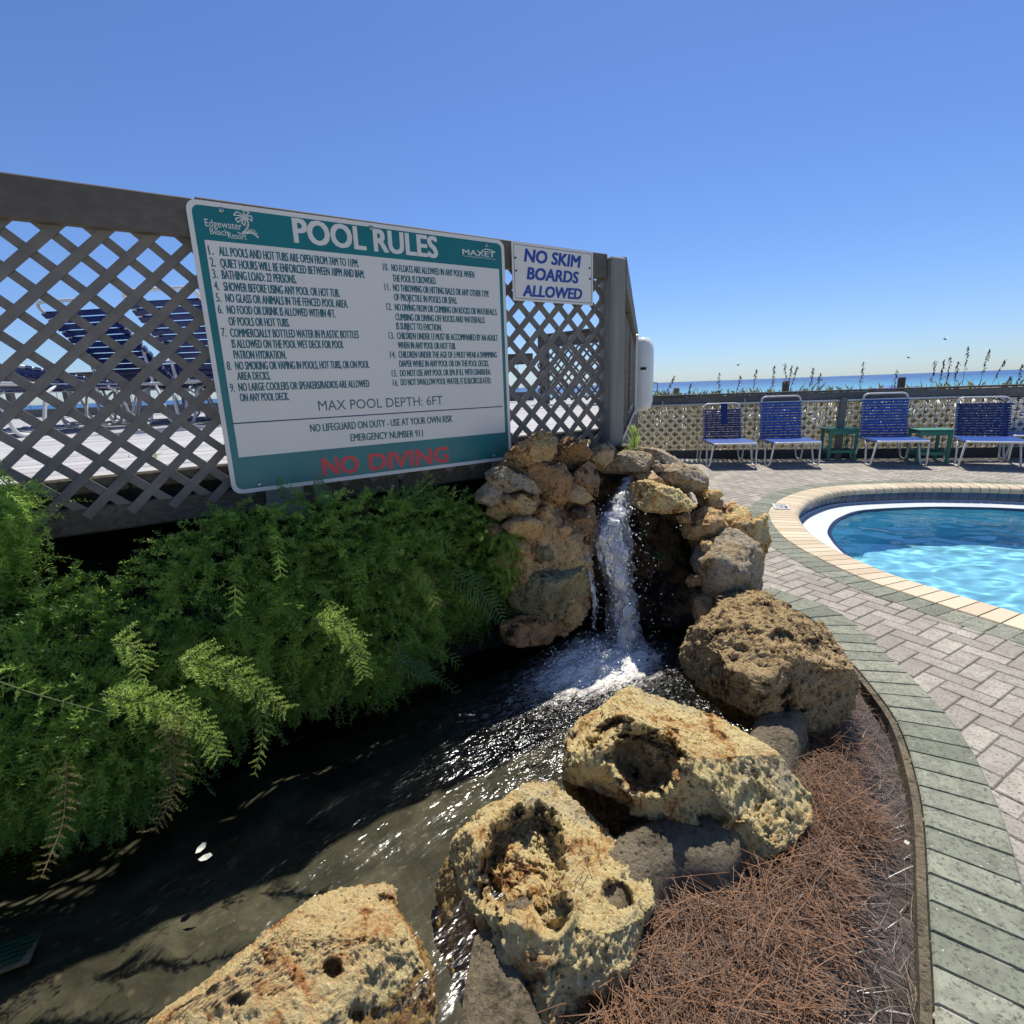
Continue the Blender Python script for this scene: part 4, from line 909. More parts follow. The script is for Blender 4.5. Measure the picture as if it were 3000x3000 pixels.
def rock(name, out, Yc, D, m, label, cat='rock', grp=None, sub=5, seed=1, amp=.10, facets=9, pit=.03, pitf=14.0, craters=(), pw=.62, rough=1.0, grow=1.0):
    out = np.array(out, float); out = out.mean(0)+(out-out.mean(0))*grow; cpx = out.mean(0); c = at(cpx[0], cpx[1], Yc); dist = np.linalg.norm(CAMP-c); w = (CAMP-c)/dist
    e1 = RT-w*(RT @ w); e1 /= np.linalg.norm(e1); e2 = np.cross(w, e1); ab = []
    for p in out:
        d = ray(*p); q = CAMP+((c-CAMP) @ w)/(d @ w)*d-c; ab.append((q @ e1, q @ e2))
    ab = np.array(ab); an = np.arctan2(ab[:, 1], ab[:, 0]); o = np.argsort(an); an, rr = an[o], np.hypot(ab[:, 0], ab[:, 1])[o]
    an = np.concatenate([an-2*math.pi, an, an+2*math.pi]); rr = np.tile(rr, 3); th_ = np.linspace(-math.pi, math.pi, 721)
    # straight edges between outline points rather than arcs
    xx = np.interp(th_, an, rr); pts = np.stack([np.tile(ab[o][:, 0], 3), np.tile(ab[o][:, 1], 3)], 1); k = np.clip(np.searchsorted(an, th_)-1, 0, len(an)-2)
    A_, B_ = pts[k], pts[k+1]; dx, dy = np.cos(th_), np.sin(th_); den = dx*(B_-A_)[:, 1]-dy*(B_-A_)[:, 0]
    rs = np.where(np.abs(den) > 1e-6, (A_[:, 0]*(B_-A_)[:, 1]-A_[:, 1]*(B_-A_)[:, 0])/np.where(np.abs(den) > 1e-6, den, 1), xx); rs = np.clip(rs, xx*.6, xx*1.15)
    s, Fc = ico(sub); rho = np.hypot(s[:, 0], s[:, 1]); phi = np.arctan2(s[:, 1], s[:, 0]); Rp = np.interp(phi, th_, rs); Sz = rs.mean()
    depth = D*np.sign(s[:, 2])*np.abs(s[:, 2])**.85; k_ = Rp*np.power(rho, pw)*(dist-depth)/dist
    P = np.stack([k_*np.cos(phi), k_*np.sin(phi), depth], 1); rg = np.random.default_rng(seed)
    sc = np.array([Sz, Sz, D])
    for _ in range(facets):
        n = rg.normal(size=3); n[2] = abs(n[2])+.5; n /= np.linalg.norm(n); q = P/sc; dd = q @ n; lim = rg.uniform(.60, .88)*dd.max(); ov = np.maximum(dd-lim, 0); P = P-(ov*.93)[:, None]*n*sc
    Wd = c+P[:, :1]*e1+P[:, 1:2]*e2+P[:, 2:]*w
    N = vert_normals(Wd, Fc); so_ = seed*3.17; U = Wd/Sz
    d1 = fract(U, 1.6, 5, so_); d2 = np.array([mn.ridged_multi_fractal(Vector(p)*3.2+Vector((so_, 0, so_)), .9, 2.1, 5, .9, 1.6) for p in U])-1.2
    d3 = fract(U, 9.0*rough, 5, so_+5, .5)
    crust = 0
    if sub >= 6:
        ww = Wd+N*0; wp = ww*52+so_; crust = np.array([min((lambda q: q[1]-q[0])(mn.voronoi(Vector(p)+Vector((a*2, b*2, a)))[0]), .5) for p, a, b in zip(wp, d3, d1)])
        crust = .0055*(np.power(crust/.5, .6)-.6)+.0035*fract(Wd, 70, 3, so_)
    vd = np.array([mn.voronoi(Vector(p)*pitf*.35+Vector((so_, 2, 1))+Vector((a*.5, b*.5, a*.3)))[0][0] for p, a, b in zip(U, d1, d3)])
    disp = amp*Sz*(d1*.55+d2*.17+d3*.30)-pit*Sz*np.clip((.38-vd)/.38, 0, 1)**.7*2.0*(d3 > -.25)
    Wd = Wd+N*(disp+crust)[:, None]
    if craters:
        rel = Wd-CAMP; zz = rel @ FWD; px = CX+F*(rel @ RT)/zz; py = CX-F*(rel @ UP)/zz; vw = rel/np.linalg.norm(rel, axis=1, keepdims=True); fr = s[:, 2] > -.05
        for (x, y, rx, ry, rot, dep, lip) in craters:
            a = R(rot); ux = (px-x)*math.cos(a)+(py-y)*math.sin(a); uy = -(px-x)*math.sin(a)+(py-y)*math.cos(a)
            e = np.hypot(ux/rx, uy/ry)*(1+.28*d1+.14*d3); ins = np.clip(1-e, 0, 1); prof = np.clip(ins*3.2, 0, 1); prof = prof*prof*(3-2*prof)
            Wd = Wd+vw*(fr*prof*dep*(.8+.35*d1+.15*d3))[:, None]
            ring = np.exp(-((e-1.08)/.16)**2); Wd = Wd+N*(fr*ring*lip*(1+.6*d3))[:, None]
    ob = mesh_obj(name, Wd, Fc, m, None, True, loc=c); tag(ob, label, cat, grp); ob.data['c'] = 0; return ob
GB = 'big pitted boulders along the stream rim'
R1 = rock('boulder', [(430, 3000), (500, 2940), (620, 2865), (760, 2750), (900, 2640), (1000, 2575), (1080, 2553), (1130, 2560), (1165, 2600), (1170, 2665), (1220, 2740), (1268, 2840), (1280, 3000), (1270, 3250), (1100, 3400), (700, 3400), (450, 3250), (400, 3100)],
     .80, .15, M['rock_rust'], 'cream and rust veined boulder with one small dark hole, cut by the bottom edge', 'boulder', GB, 7, 3, .055, 7, .02, 22, [(975, 2835, 30, 30, 0, .07, .0), (1130, 2640, 26, 18, 20, .03, 0), (700, 2930, 30, 20, 0, .03, .0), (1040, 2970, 22, 26, 0, .03, 0)], .6, 1.3)
R2 = rock('boulder', [(1265, 2600), (1290, 2540), (1330, 2460), (1420, 2375), (1510, 2310), (1560, 2268), (1625, 2255), (1660, 2300), (1700, 2345), (1760, 2400), (1830, 2470), (1900, 2570), (1920, 2650), (1890, 2720), (1875, 2800), (1850, 2900), (1790, 2985), (1700, 3060), (1600, 3200), (1450, 3200), (1370, 3020), (1300, 2850), (1270, 2720)],
     .98, .20, M['rock_gold'], 'golden boulder with a deep round hollow holding a second small cup, low in the middle', 'boulder', GB, 7, 8, .075, 5, .045, 14,
     [(1525, 2540, 130, 165, 25, .15, .012), (1620, 2690, 52, 48, 0, .07, .012), (1810, 2630, 60, 45, 40, .05, .006), (1450, 2960, 32, 70, 0, .06, .004), (1720, 2950, 45, 35, 0, .04, 0), (1590, 2420, 30, 25, 0, .03, .0), (1370, 2800, 40, 60, 20, .03, 0)], .68)
R3 = rock('boulder', [(1645, 2270), (1655, 2180), (1690, 2100), (1730, 2078), (1780, 2060), (1800, 2018), (1850, 1998), (1960, 2040), (2090, 2080), (2180, 2130), (2290, 2215), (2385, 2325), (2393, 2400), (2330, 2480), (2250, 2512), (2190, 2545), (2080, 2565), (1980, 2545), (1850, 2500), (1790, 2420), (1720, 2390), (1660, 2345)],
     1.28, .21, M['rock_gold'], 'yellow boulder with one large black cavity, in front of the waterfall splash', 'boulder', GB, 7, 5, .07, 5, .04, 15,
     [(1880, 2230, 112, 92, 20, .20, .014), (1805, 2140, 58, 36, -20, .09, .008), (2085, 2390, 46, 26, -10, .06, .006), (2190, 2350, 40, 60, 30, .03, 0), (1780, 2330, 90, 60, 20, .05, .004), (1960, 2150, 30, 16, 0, .02, 0)], .68)
R4 = rock('boulder', [(1962, 2005), (2000, 1930), (2030, 1840), (2090, 1800), (2140, 1735), (2220, 1725), (2290, 1760), (2345, 1800), (2365, 1825), (2410, 1822), (2455, 1880), (2490, 1940), (2502, 2010), (2492, 2100), (2478, 2172), (2420, 2195), (2310, 2208), (2220, 2160), (2150, 2100), (2060, 2070), (1990, 2042)],
     1.80, .26, M['rock_moss'], 'big olive brown sponge textured boulder beside the paving', 'boulder', GB, 7, 12, .10, 8, .06, 18, [(2290, 1870, 40, 26, 10, .04, 0), (2100, 1960, 26, 20, 0, .03, 0), (2400, 1900, 50, 30, 20, .03, 0)], .50, 1.2, 1.05)
GR = 'rocks of the waterfall pile'
def pr_(name, out, Yc, D, mm, lb, seed, **k):
    k.setdefault('grow', 1.12); k['amp'] = k.get('amp', .10)*1.5; k['D_'] = 0; k.pop('D_'); return rock(name, out, Yc, D, M[mm], lb, 'rock', GR, seed=seed, **k)
core = rock('rock_mound', [(1470, 1420), (1560, 1340), (1700, 1330), (1800, 1350), (1900, 1380), (2020, 1440), (2080, 1560), (2100, 1700), (2090, 1830), (1980, 1900), (1800, 1920), (1600, 1900), (1520, 1800), (1480, 1600)], 2.72, .26, M['rock_wet'], 'dark wet rock mound behind the waterfall', 'rock mound', sub=6, seed=31, amp=.08, facets=2, pit=.02, pw=.55)
rock('mortar_bank', [(1430, 1420), (1500, 1360), (1640, 1350), (1700, 1420), (1720, 1500), (1730, 1640), (1720, 1800), (1650, 1860), (1500, 1860), (1480, 1700), (1450, 1550)], 2.28, .22, M['rock_tan'], 'brown mortar bank binding the rocks left of the falls', 'rock mound', sub=6, seed=32, amp=.20, facets=2, pit=.02, pw=.5)
rock('mortar_bank', [(1990, 1490), (2080, 1470), (2140, 1520), (2200, 1600), (2230, 1700), (2160, 1790), (2070, 1700), (2010, 1580)], 2.52, .12, M['rock_brown'], 'brown mortar bank holding the rocks on the paving side', 'rock mound', sub=5, seed=33, amp=.10, facets=2, pit=.02, pw=.5)
pr_('rock', [(2028, 1650), (2048, 1592), (2110, 1580), (2130, 1556), (2160, 1560), (2215, 1595), (2242, 1650), (2258, 1705), (2258, 1735), (2200, 1722), (2145, 1735), (2078, 1742), (2060, 1690), (2045, 1675)], 2.22, .13, 'rock_gray', 'gray rock with a smooth pale broken face, directly behind the olive boulder', 41, amp=.09, facets=8)
pr_('rock', [(2118, 1500), (2150, 1474), (2190, 1500), (2205, 1525), (2240, 1510), (2249, 1560), (2240, 1620), (2232, 1665), (2195, 1615), (2150, 1575), (2122, 1560)], 2.42, .10, 'rock_gold', 'knobbly ochre rock nearest the depth marker', 42, amp=.14, facets=4, pit=.06)
pr_('rock', [(1998, 1562), (2008, 1515), (2060, 1490), (2112, 1502), (2126, 1540), (2108, 1572), (2060, 1582), (2012, 1572)], 2.38, .10, 'rock_tan', 'brown lumpy rock on the right lip of the dark cavity', 43, amp=.13, pit=.05)
pr_('rock', [(1812, 1442), (1850, 1420), (1900, 1412), (1960, 1432), (2000, 1447), (2030, 1480), (2000, 1492), (1950, 1500), (1900, 1498), (1850, 1475), (1822, 1460)], 2.34, .14, 'rock_gold', 'flat yellow ledge rock overhanging the dark cavity', 44, amp=.10, facets=5, pit=.05, sub=6)
pr_('rock', [(1832, 1418), (1842, 1392), (1890, 1378), (1930, 1398), (1960, 1425), (1900, 1424)], 2.50, .10, 'rock_tan', 'thin tan slab lying on the flat yellow ledge rock', 45)
pr_('rock', [(1925, 1398), (1948, 1370), (1990, 1357), (2040, 1370), (2066, 1400), (2072, 1438), (2000, 1437), (1940, 1425)], 2.50, .12, 'rock_gray', 'gray lichened rock above the right end of the flat ledge rock', 46, amp=.11)
pr_('rock', [(2028, 1372), (2055, 1388), (2070, 1420), (2074, 1448), (2045, 1458), (2025, 1430)], 2.62, .10, 'rock_tan', 'tan rock at the right shoulder of the pile against the paving', 47)
pr_('rock', [(2040, 1455), (2075, 1448), (2120, 1470), (2128, 1495), (2105, 1504), (2060, 1488)], 2.52, .10, 'rock_tan', 'smooth sand coloured rock behind the knobbly ochre rock', 48)
pr_('rock', [(1758, 1366), (1790, 1338), (1835, 1322), (1880, 1326), (1915, 1342), (1932, 1362), (1915, 1378), (1860, 1382), (1780, 1386)], 2.52, .12, 'rock_gray', 'pale gray flat topped rock over the head of the waterfall', 49, amp=.10, sub=6)
pr_('rock', [(1850, 1325), (1880, 1312), (1940, 1318), (1985, 1345), (2005, 1368), (1960, 1366), (1930, 1345)], 2.66, .12, 'rock_gray', 'low gray rock at the back of the pile beside the light green plant', 50)
pr_('rock', [(1720, 1350), (1733, 1312), (1768, 1302), (1798, 1322), (1792, 1345), (1762, 1378), (1728, 1374)], 2.46, .10, 'rock_tan', 'yellowish block rock left of the pale gray flat topped rock', 51)
pr_('rock', [(1768, 1302), (1780, 1292), (1796, 1306), (1808, 1326), (1790, 1330)], 2.55, .06, 'rock_gray', 'small pointed gray stone at the foot of the fence end post', 52, sub=4)
pr_('rock', [(1800, 1310), (1830, 1300), (1855, 1308), (1850, 1325), (1815, 1325)], 2.70, .07, 'concrete', 'small dark gray stone under the light green plant', 53, sub=4)
pr_('rock', [(1622, 1345), (1634, 1305), (1664, 1282), (1705, 1298), (1728, 1326), (1716, 1358), (1680, 1372), (1640, 1368)], 2.37, .12, 'rock_brown', 'brown pointed rock in front of the lattice between two paler rocks', 54, amp=.11, sub=6)
pr_('rock', [(1478, 1348), (1510, 1312), (1560, 1282), (1590, 1262), (1615, 1270), (1628, 1298), (1618, 1335), (1590, 1362), (1560, 1376), (1520, 1368)], 2.22, .13, 'rock_tan', 'sloping tan rock at the top left, touching the pool rules sign', 55, amp=.12, sub=6, pit=.05)
pr_('rock', [(1655, 1412), (1690, 1380), (1728, 1350), (1742, 1362), (1754, 1405), (1748, 1450), (1722, 1446), (1690, 1418)], 2.28, .08, 'rock_brown', 'sharp wedge shaped reddish rock at the left of the water outlet', 56, facets=9, amp=.06)
pr_('rock', [(1655, 1462), (1664, 1440), (1682, 1416), (1712, 1432), (1736, 1460), (1708, 1476), (1672, 1470)], 2.22, .07, 'rock_tan', 'small tan wedge stone under the sharp reddish rock', 57, facets=8, amp=.05)
pr_('rock', [(1440, 1425), (1470, 1365), (1510, 1340), (1580, 1350), (1640, 1365), (1668, 1400), (1660, 1460), (1600, 1500), (1520, 1490), (1450, 1470)], 2.25, .14, 'rock_brown', 'broad smooth brown mortar mass on the left of the pile', 58, amp=.07, facets=4, pit=.01, sub=6)
pr_('rock', [(1424, 1388), (1445, 1370), (1470, 1368), (1500, 1382), (1545, 1400), (1588, 1432), (1570, 1446), (1530, 1432), (1490, 1440), (1445, 1428)], 2.12, .08, 'rock_gray', 'gray pitted stone bedded in the brown mortar mass', 59, pit=.06)
pr_('rock', [(1560, 1480), (1600, 1462), (1660, 1470), (1735, 1482), (1738, 1540), (1725, 1600), (1690, 1625), (1630, 1615), (1585, 1580), (1565, 1530)], 2.23, .14, 'rock_brown', 'large dark brown rock left of the falling water', 60, amp=.12, sub=6, pit=.05)
pr_('rock', [(1472, 1538), (1520, 1512), (1560, 1518), (1586, 1530), (1586, 1560), (1562, 1578), (1500, 1566)], 2.07, .09, 'rock_tan', 'sandy block rock beside the fern, left of the dark brown rock', 61, facets=8, amp=.06)
pr_('rock', [(1465, 1462), (1490, 1450), (1530, 1450), (1565, 1470), (1566, 1500), (1520, 1514), (1475, 1512)], 2.10, .08, 'rock_tan', 'cluster of crusted cream rubble above the sandy block rock', 62, amp=.18, pit=.08)
pr_('rock', [(1490, 1578), (1530, 1580), (1568, 1592), (1558, 1622), (1520, 1625), (1495, 1605)], 2.07, .07, 'rock_tan', 'small ochre stone under the sandy block rock', 63)
pr_('rock', [(1545, 1626), (1575, 1602), (1612, 1597), (1640, 1618), (1610, 1640), (1570, 1644)], 2.08, .07, 'rock_pale', 'small knobbly olive stone on top of the pale slab', 64, pit=.05)
pr_('rock', [(1535, 1672), (1560, 1650), (1630, 1642), (1705, 1645), (1716, 1720), (1706, 1790), (1600, 1815), (1515, 1800), (1500, 1750), (1512, 1700)], 2.08, .12, 'rock_pale', 'large pale green stained slab at the lower left of the falls', 65, amp=.06, facets=6, sub=6, pit=.03, pw=.5)
pr_('rock', [(1470, 1830), (1520, 1805), (1600, 1800), (1660, 1815), (1650, 1860), (1600, 1885), (1520, 1895), (1480, 1870)], 2.03, .10, 'rock_brown', 'reddish brown stone at the waterline below the pale slab', 66)
pr_('rock', [(1860, 1800), (1880, 1735), (1940, 1712), (2040, 1730), (2090, 1775), (2060, 1830), (1960, 1835), (1890, 1830)], 2.34, .10, 'rock_wet', 'dark wet stone at the back of the cavity right of the falls', 67)
pr_('rock', [(2028, 1790), (2036, 1750), (2070, 1735), (2105, 1760), (2088, 1812), (2050, 1832), (2034, 1818)], 2.16, .08, 'rock_tan', 'rounded orange brown stone tucked behind the olive boulder', 68)
pr_('rock', [(1400, 1440), (1440, 1405), (1480, 1420), (1490, 1460), (1440, 1480), (1395, 1470)], 2.14, .10, 'rock_gray', 'gray rock half hidden by fern beneath the pool rules sign corner', 69)

fill = [(1455, 1500, 26, 2.20, 'rock_tan', 'rough tan'), (1445, 1555, 22, 2.16, 'rock_brown', 'brown'), (1540, 1505, 20, 2.22, 'rock_gold', 'yellow'), (1600, 1585, 24, 2.20, 'rock_tan', 'sandy'), (1680, 1640, 26, 2.20, 'rock_brown', 'dark brown'), (1648, 1395, 20, 2.34, 'rock_gold', 'bright ochre'), (1560, 1400, 18, 2.26, 'rock_tan', 'cream'),
  (1600, 1440, 22, 2.26, 'rock_tan', 'buff'), (1690, 1500, 22, 2.24, 'rock_wet', 'wet black'), (1480, 1640, 26, 2.12, 'rock_brown', 'rust brown'), (1655, 1560, 20, 2.18, 'rock_tan', 'speckled tan'), (1750, 1405, 16, 2.44, 'rock_wet', 'wet dark'), (2090, 1450, 18, 2.5, 'rock_gold', 'small ochre'), (2075, 1600, 20, 2.26, 'rock_gold', 'orange'),
  (2180, 1545, 16, 2.36, 'rock_gray', 'whitish'), (2005, 1520, 16, 2.36, 'rock_tan', 'pale smooth'), (2035, 1700, 20, 2.2, 'rock_brown', 'shaded brown'), (1930, 1372, 14, 2.5, 'rock_gray', 'light gray')]
where = ['at the left end of the pile', 'beside the fern at the left end', 'above the sandy block rock', 'beside the dark brown rock', 'above the pale slab by the water', 'under the brown pointed rock', 'bedded under the sloping tan rock', 'in the middle of the mortar mass', 'at the left edge of the falling water', 'just above the pale slab by the fern',
  'on the face of the dark brown rock', 'in the mouth of the water outlet', 'behind the flat ledge rock', 'under the brown lumpy rock', 'wedged against the knobbly ochre rock', 'at the right tip of the flat ledge rock', 'left of the rock with the pale broken face', 'between the two gray top rocks']
for k, ((x, y, r_, Yd, mm, cw), wh_) in enumerate(zip(fill, where)):
    rg = np.random.default_rng(900+k); n = 9; pts = [(x+r_*1.25*rg.uniform(.75, 1.2)*math.cos(2*math.pi*i/n), y+r_*rg.uniform(.7, 1.15)*math.sin(2*math.pi*i/n)) for i in range(n)]
    pr_('rock', pts, Yd-(.08 if x < 1700 else 0), .05, mm, f'{cw} stone chunk {wh_}', 100+k, amp=.14, pit=.05)

# ------------------------------------------------------------------ stream rim, stream bed, water
def xy(px, py, z=0.0): return tuple(g(px, py, z)[:2])
WB = np.array([(.95, 2.85), (1.22, 2.45), (1.18, 2.0), (1.06, 1.62), xy(2180, 2630, .02), xy(1985, 2690, .02), xy(1850, 2870, .02), xy(1620, 3000, .02), (.02, .42), (-.6, .22), (-1.6, .12), (-3.0, .4)])
WB = resample(catmull(WB, 10), .03); T, N = normals2(WB)
if N[40][0] > 0 and N[40] @ np.array([-1, .3]) < 0: N = -N
prof = [(0, -.15), (.0, .02), (.010, .07), (.022, .11), (.04, .150), (.06, .165), (.14, .168), (.17, .15), (.18, .0), (.19, -.12)]
V = np.array([[(*(p+n*d), z) for d, z in prof] for p, n in zip(WB, N)]); nz = fract(V.reshape(-1, 3), 9, 5, 2.2).reshape(V.shape[:2]); V[:, :, :2] += N[:, None]*(nz*.016)[:, :, None]; V[:, :, 2] += nz*.006
Fq = grid_faces(len(WB), len(prof)); o = mesh_obj('stream_rim', V.reshape(-1, 3), Fq, M['concrete'], smooth=True); tag(o, 'weathered concrete rim of the stream carrying the boulders', 'kerb wall')
N0 = N.copy(); inner = WB+N*.165
wpoly = np.vstack([inner, [(-3.6, .6), (-3.8, 2.2), (-1.5, 2.6), (.2, 3.1), (.9, 3.0)]])
XS = np.arange(-3.2, 1.3, .0125); YS = np.arange(.1, 2.75, .0125); X, Y = np.meshgrid(XS, YS, indexing='ij'); Fq = grid_faces(len(XS), len(YS))
FB = g(1795, 1925, .15)[:2]; FD = np.array([-.80, -.60]); FD /= np.linalg.norm(FD); FNn = np.array([-FD[1], FD[0]])
rx = (X-FB[0])*FD[0]+(Y-FB[1])*FD[1]; ry = (X-FB[0])*FNn[0]+(Y-FB[1])*FNn[1]; rad = np.hypot(X-FB[0], Y-FB[1])
cq = np.stack([X, Y], 2).reshape(-1, 2)[Fq].mean(1); keep = inside(wpoly, cq[:, 0], cq[:, 1]); used = np.unique(Fq[keep]); remap = np.zeros(X.size, int); remap[used] = np.arange(len(used))
Pw = np.stack([rx.ravel()[used]*.55, ry.ravel()[used], np.zeros(len(used))], 1)
h1 = fract(Pw, 9, 4, 4.4); h2 = fract(Pw, 26, 3, 8.1); h3 = fract(Pw, 3.2, 3, 2.7); rd = rad.ravel()[used]; rxu, ryu = rx.ravel()[used], ry.ravel()[used]
amp = .0030+.013*np.exp(-(rd/.30)**2)+.0045*np.exp(-(rxu/.9)**2-(ryu/.28)**2)*(rxu > 0)
Zw = .15+amp*(h1*1.1+h2*.55)+.02*np.exp(-(rd/.16)**2)
foam = np.clip(1.25*np.exp(-(rd/.20)**2)+.75*np.exp(-((rxu-.22)/.26)**2-(ryu/.20)**2)+.25*np.exp(-((rxu-.6)/.4)**2-((ryu)/.16)**2), 0, 1.3)
t = NT('dark stream water'); fo = t.attr('foam'); co = t.mapping((1, 1, 1), (0, 0, -math.atan2(FD[1], FD[0]))); co2 = t.mapping((.5, 1, 1), (0, 0, 0), co)
n1 = t.noise(26, 2, .5, co2, .6); n2 = t.noise(80, 2, .5, co2); n3 = t.noise(70, 6, .7, co2, 1.0)
nr = t.bump(t.math('MULTIPLY', t.math('ADD', n1, t.math('MULTIPLY', n2, .35)), t.attr('chop')), 1.0, .034)
fr = t.n.new('ShaderNodeFresnel'); fr.inputs['IOR'].default_value = 1.33; t.lk(nr, fr.inputs['Normal'])
tr = t.shader('ShaderNodeBsdfTransparent', Color=(.74, .70, .60)); gl = t.shader('ShaderNodeBsdfGlossy', Roughness=.17, Color=(1, 1, 1)); t.lk(nr, gl.node.inputs['Normal'])
wtr = t.mixs(fr.outputs[0], tr, gl); fm = t.bsdf((.94, .89, .79), .35, nr, .5)
fac = t.math('MULTIPLY', fo, t.ramp(t.math('ADD', n3, t.math('MULTIPLY', t.math('SUBTRACT', fo, .6), .35)), [(.42, 0.0), (.62, 1.0)]), clamp=True)
M['stream'] = t.done(t.mixs(fac, wtr, fm))
o = mesh_obj('stream_water', np.stack([X.ravel()[used], Y.ravel()[used], Zw], 1), remap[Fq[keep]], M['stream'], None, True, attrs={'foam': foam, 'chop': np.clip(1.0*np.exp(-(rd/.66)**2)+.13+.22*h3, .07, 1.1)}); tag(o, kind='structure')
t = NT('dark stream bed'); n1 = t.noise(6, 8, .65, None, .8); n2 = t.noise(30, 6, .7)
c = t.ramp(n1, [(.3, (.04, .042, .037)), (.5, (.092, .098, .084)), (.7, (.19, .195, .16))]); c = t.mix(t.ramp(n2, [(.55, 0.0), (.7, .6)]), c, (.075, .085, .055)); c = t.mix(t.ramp(t.voro(22), [(.10, .8), (.22, 0.0)]), c, (.20, .18, .14))
M['bed'] = t.done(t.bsdf(c, .8, t.bump(n2, .6, .01), .2))
XS = np.arange(-3.4, 1.4, .04); YS = np.arange(0, 3.2, .04); X, Y = np.meshgrid(XS, YS, indexing='ij'); Z = .02+.035*fract(np.stack([X.ravel(), Y.ravel(), 0*X.ravel()], 1), 4, 5, 1).reshape(X.shape)
Fq = grid_faces(len(XS), len(YS)); V = np.stack([X, Y, Z], 2).reshape(-1, 3); cq = V[Fq].mean(1); keep = inside(np.vstack([WB+N*.12, wpoly[len(inner):]]), cq[:, 0], cq[:, 1])
o = mesh_obj('stream_bed', V, Fq[keep], M['bed'], None, True); tag(o, kind='structure')
# earth bank under the plants and under the deck
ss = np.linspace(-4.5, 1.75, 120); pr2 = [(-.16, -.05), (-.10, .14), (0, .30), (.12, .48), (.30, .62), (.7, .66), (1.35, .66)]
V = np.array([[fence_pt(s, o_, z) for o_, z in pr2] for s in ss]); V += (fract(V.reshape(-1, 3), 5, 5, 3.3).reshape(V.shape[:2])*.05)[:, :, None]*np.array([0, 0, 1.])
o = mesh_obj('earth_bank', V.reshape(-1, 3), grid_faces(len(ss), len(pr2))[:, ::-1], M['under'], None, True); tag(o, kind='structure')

# ------------------------------------------------------------------ waterfall
t = NT('falling white water'); n1 = t.attr('flow'); co = t.mapping((1, 1, .35)); a1 = t.noise(34, 6, .65, co, 1.2); a2 = t.noise(80, 4, .6, co, .4); fo = t.attr('foam')
nr = t.bump(t.math('ADD', a1, t.math('MULTIPLY', a2, .5)), .9, .02)
wh = t.bsdf((.97, .93, .85), .18, nr, .8); gl = t.shader('ShaderNodeBsdfGlossy', Roughness=.10, Color=(.9, .93, .97)); t.lk(nr, gl.node.inputs['Normal'])
tr = t.shader('ShaderNodeBsdfTransparent', Color=(.86, .88, .90)); trl = t.shader('ShaderNodeBsdfTranslucent', Color=(.7, .74, .78))
body = t.mixs(.45, t.mixs(.35, wh, trl), gl); clear = t.mixs(.22, tr, gl)
a3 = t.noise(13, 5, .6, co, .8); fac = t.ramp(t.math('ADD', t.math('ADD', t.math('MULTIPLY', a1, .6), t.math('MULTIPLY', a3, .5)), t.math('MULTIPLY', t.math('SUBTRACT', fo, .5), .34)), [(.585, 0.0), (.66, .95)])
M['fall'] = t.done(t.mixs(fac, clear, body))
wf = empty('waterfall', tuple(at(1800, 1880, 2.1))); tag(wf, 'white broken waterfall dropping from the rock pile into the stream', 'waterfall')
def fall_sheet(path, name, seed, nu=22, nv=150, amp=.012):
    pts = catmull(np.array([np.concatenate([at(px, py, Yd), [hw*Yd/F]]) for px, py, Yd, hw in path]), 14); P = resample(pts, np.linalg.norm(np.diff(pts[:, :3], axis=0), axis=1).sum()/nv)
    V = []; A = []
    for i, q in enumerate(P):
        v = CAMP-q[:3]; v /= np.linalg.norm(v); sd_ = RT-v*(RT @ v); sd_ /= np.linalg.norm(sd_)
        for k in range(nu):
            x = -1+2*k/(nu-1); V.append(q[:3]+sd_*x*q[3]+v*(.035*(1-x*x))); A.append((1-abs(x)**1.6)*1.0)
    V = np.array(V); n1_ = fract(V*np.array([1, 1, .55]), 22, 4, seed); n2_ = fract(V*np.array([1, 1, .55]), 60, 3, seed+3)
    V[:, 1] += -amp*(n1_*1.6+n2_*.8); V[:, 0] += amp*.9*n2_+amp*.9*n1_
    o = mesh_obj(name, V, grid_faces(len(P), nu), M['fall'], wf, True, loc=np.array(wf.location), attrs={'foam': np.array(A)}); o.location = (0, 0, 0)
fall_sheet([(1838, 1398, 2.50, 18), (1830, 1430, 2.42, 22), (1814, 1470, 2.34, 36), (1806, 1520, 2.27, 48), (1806, 1580, 2.22, 50), (1812, 1650, 2.19, 48), (1820, 1740, 2.16, 48), (1828, 1830, 2.13, 56), (1828, 1935, 2.10, 66)], 'water_sheet', 3.1)
fall_sheet([(1796, 1500, 2.24, 30), (1772, 1560, 2.17, 40), (1784, 1640, 2.15, 36), (1806, 1700, 2.13, 32), (1836, 1760, 2.12, 26), (1838, 1840, 2.10, 36), (1825, 1930, 2.07, 56)], 'water_strand', 9.4, 16, 130, .018)
fall_sheet([(1722, 1530, 2.24, 12), (1718, 1600, 2.17, 10), (1722, 1660, 2.15, 14), (1740, 1740, 2.12, 9), (1735, 1840, 2.10, 8)], 'water_strand', 12.2, 8, 90, .012)
t = NT('water drops'); M['drop'] = t.done(t.bsdf((.88, .92, .95), .08, None, 1.0))
mb = MB(); iv, ifc = ico(1)
for k in range(420):
    f = RNG.random(); px = RNG.normal(1795+25*f, 48+30*f); py = 1470+430*f+RNG.normal(0, 15); Yd = 2.24-.14*f-RNG.uniform(.0, .06); r_ = RNG.uniform(.0012, .0032); mb.add(iv*r_*np.array([1, 1, RNG.uniform(1, 1.8)])+at(px, py, Yd), ifc.tolist())
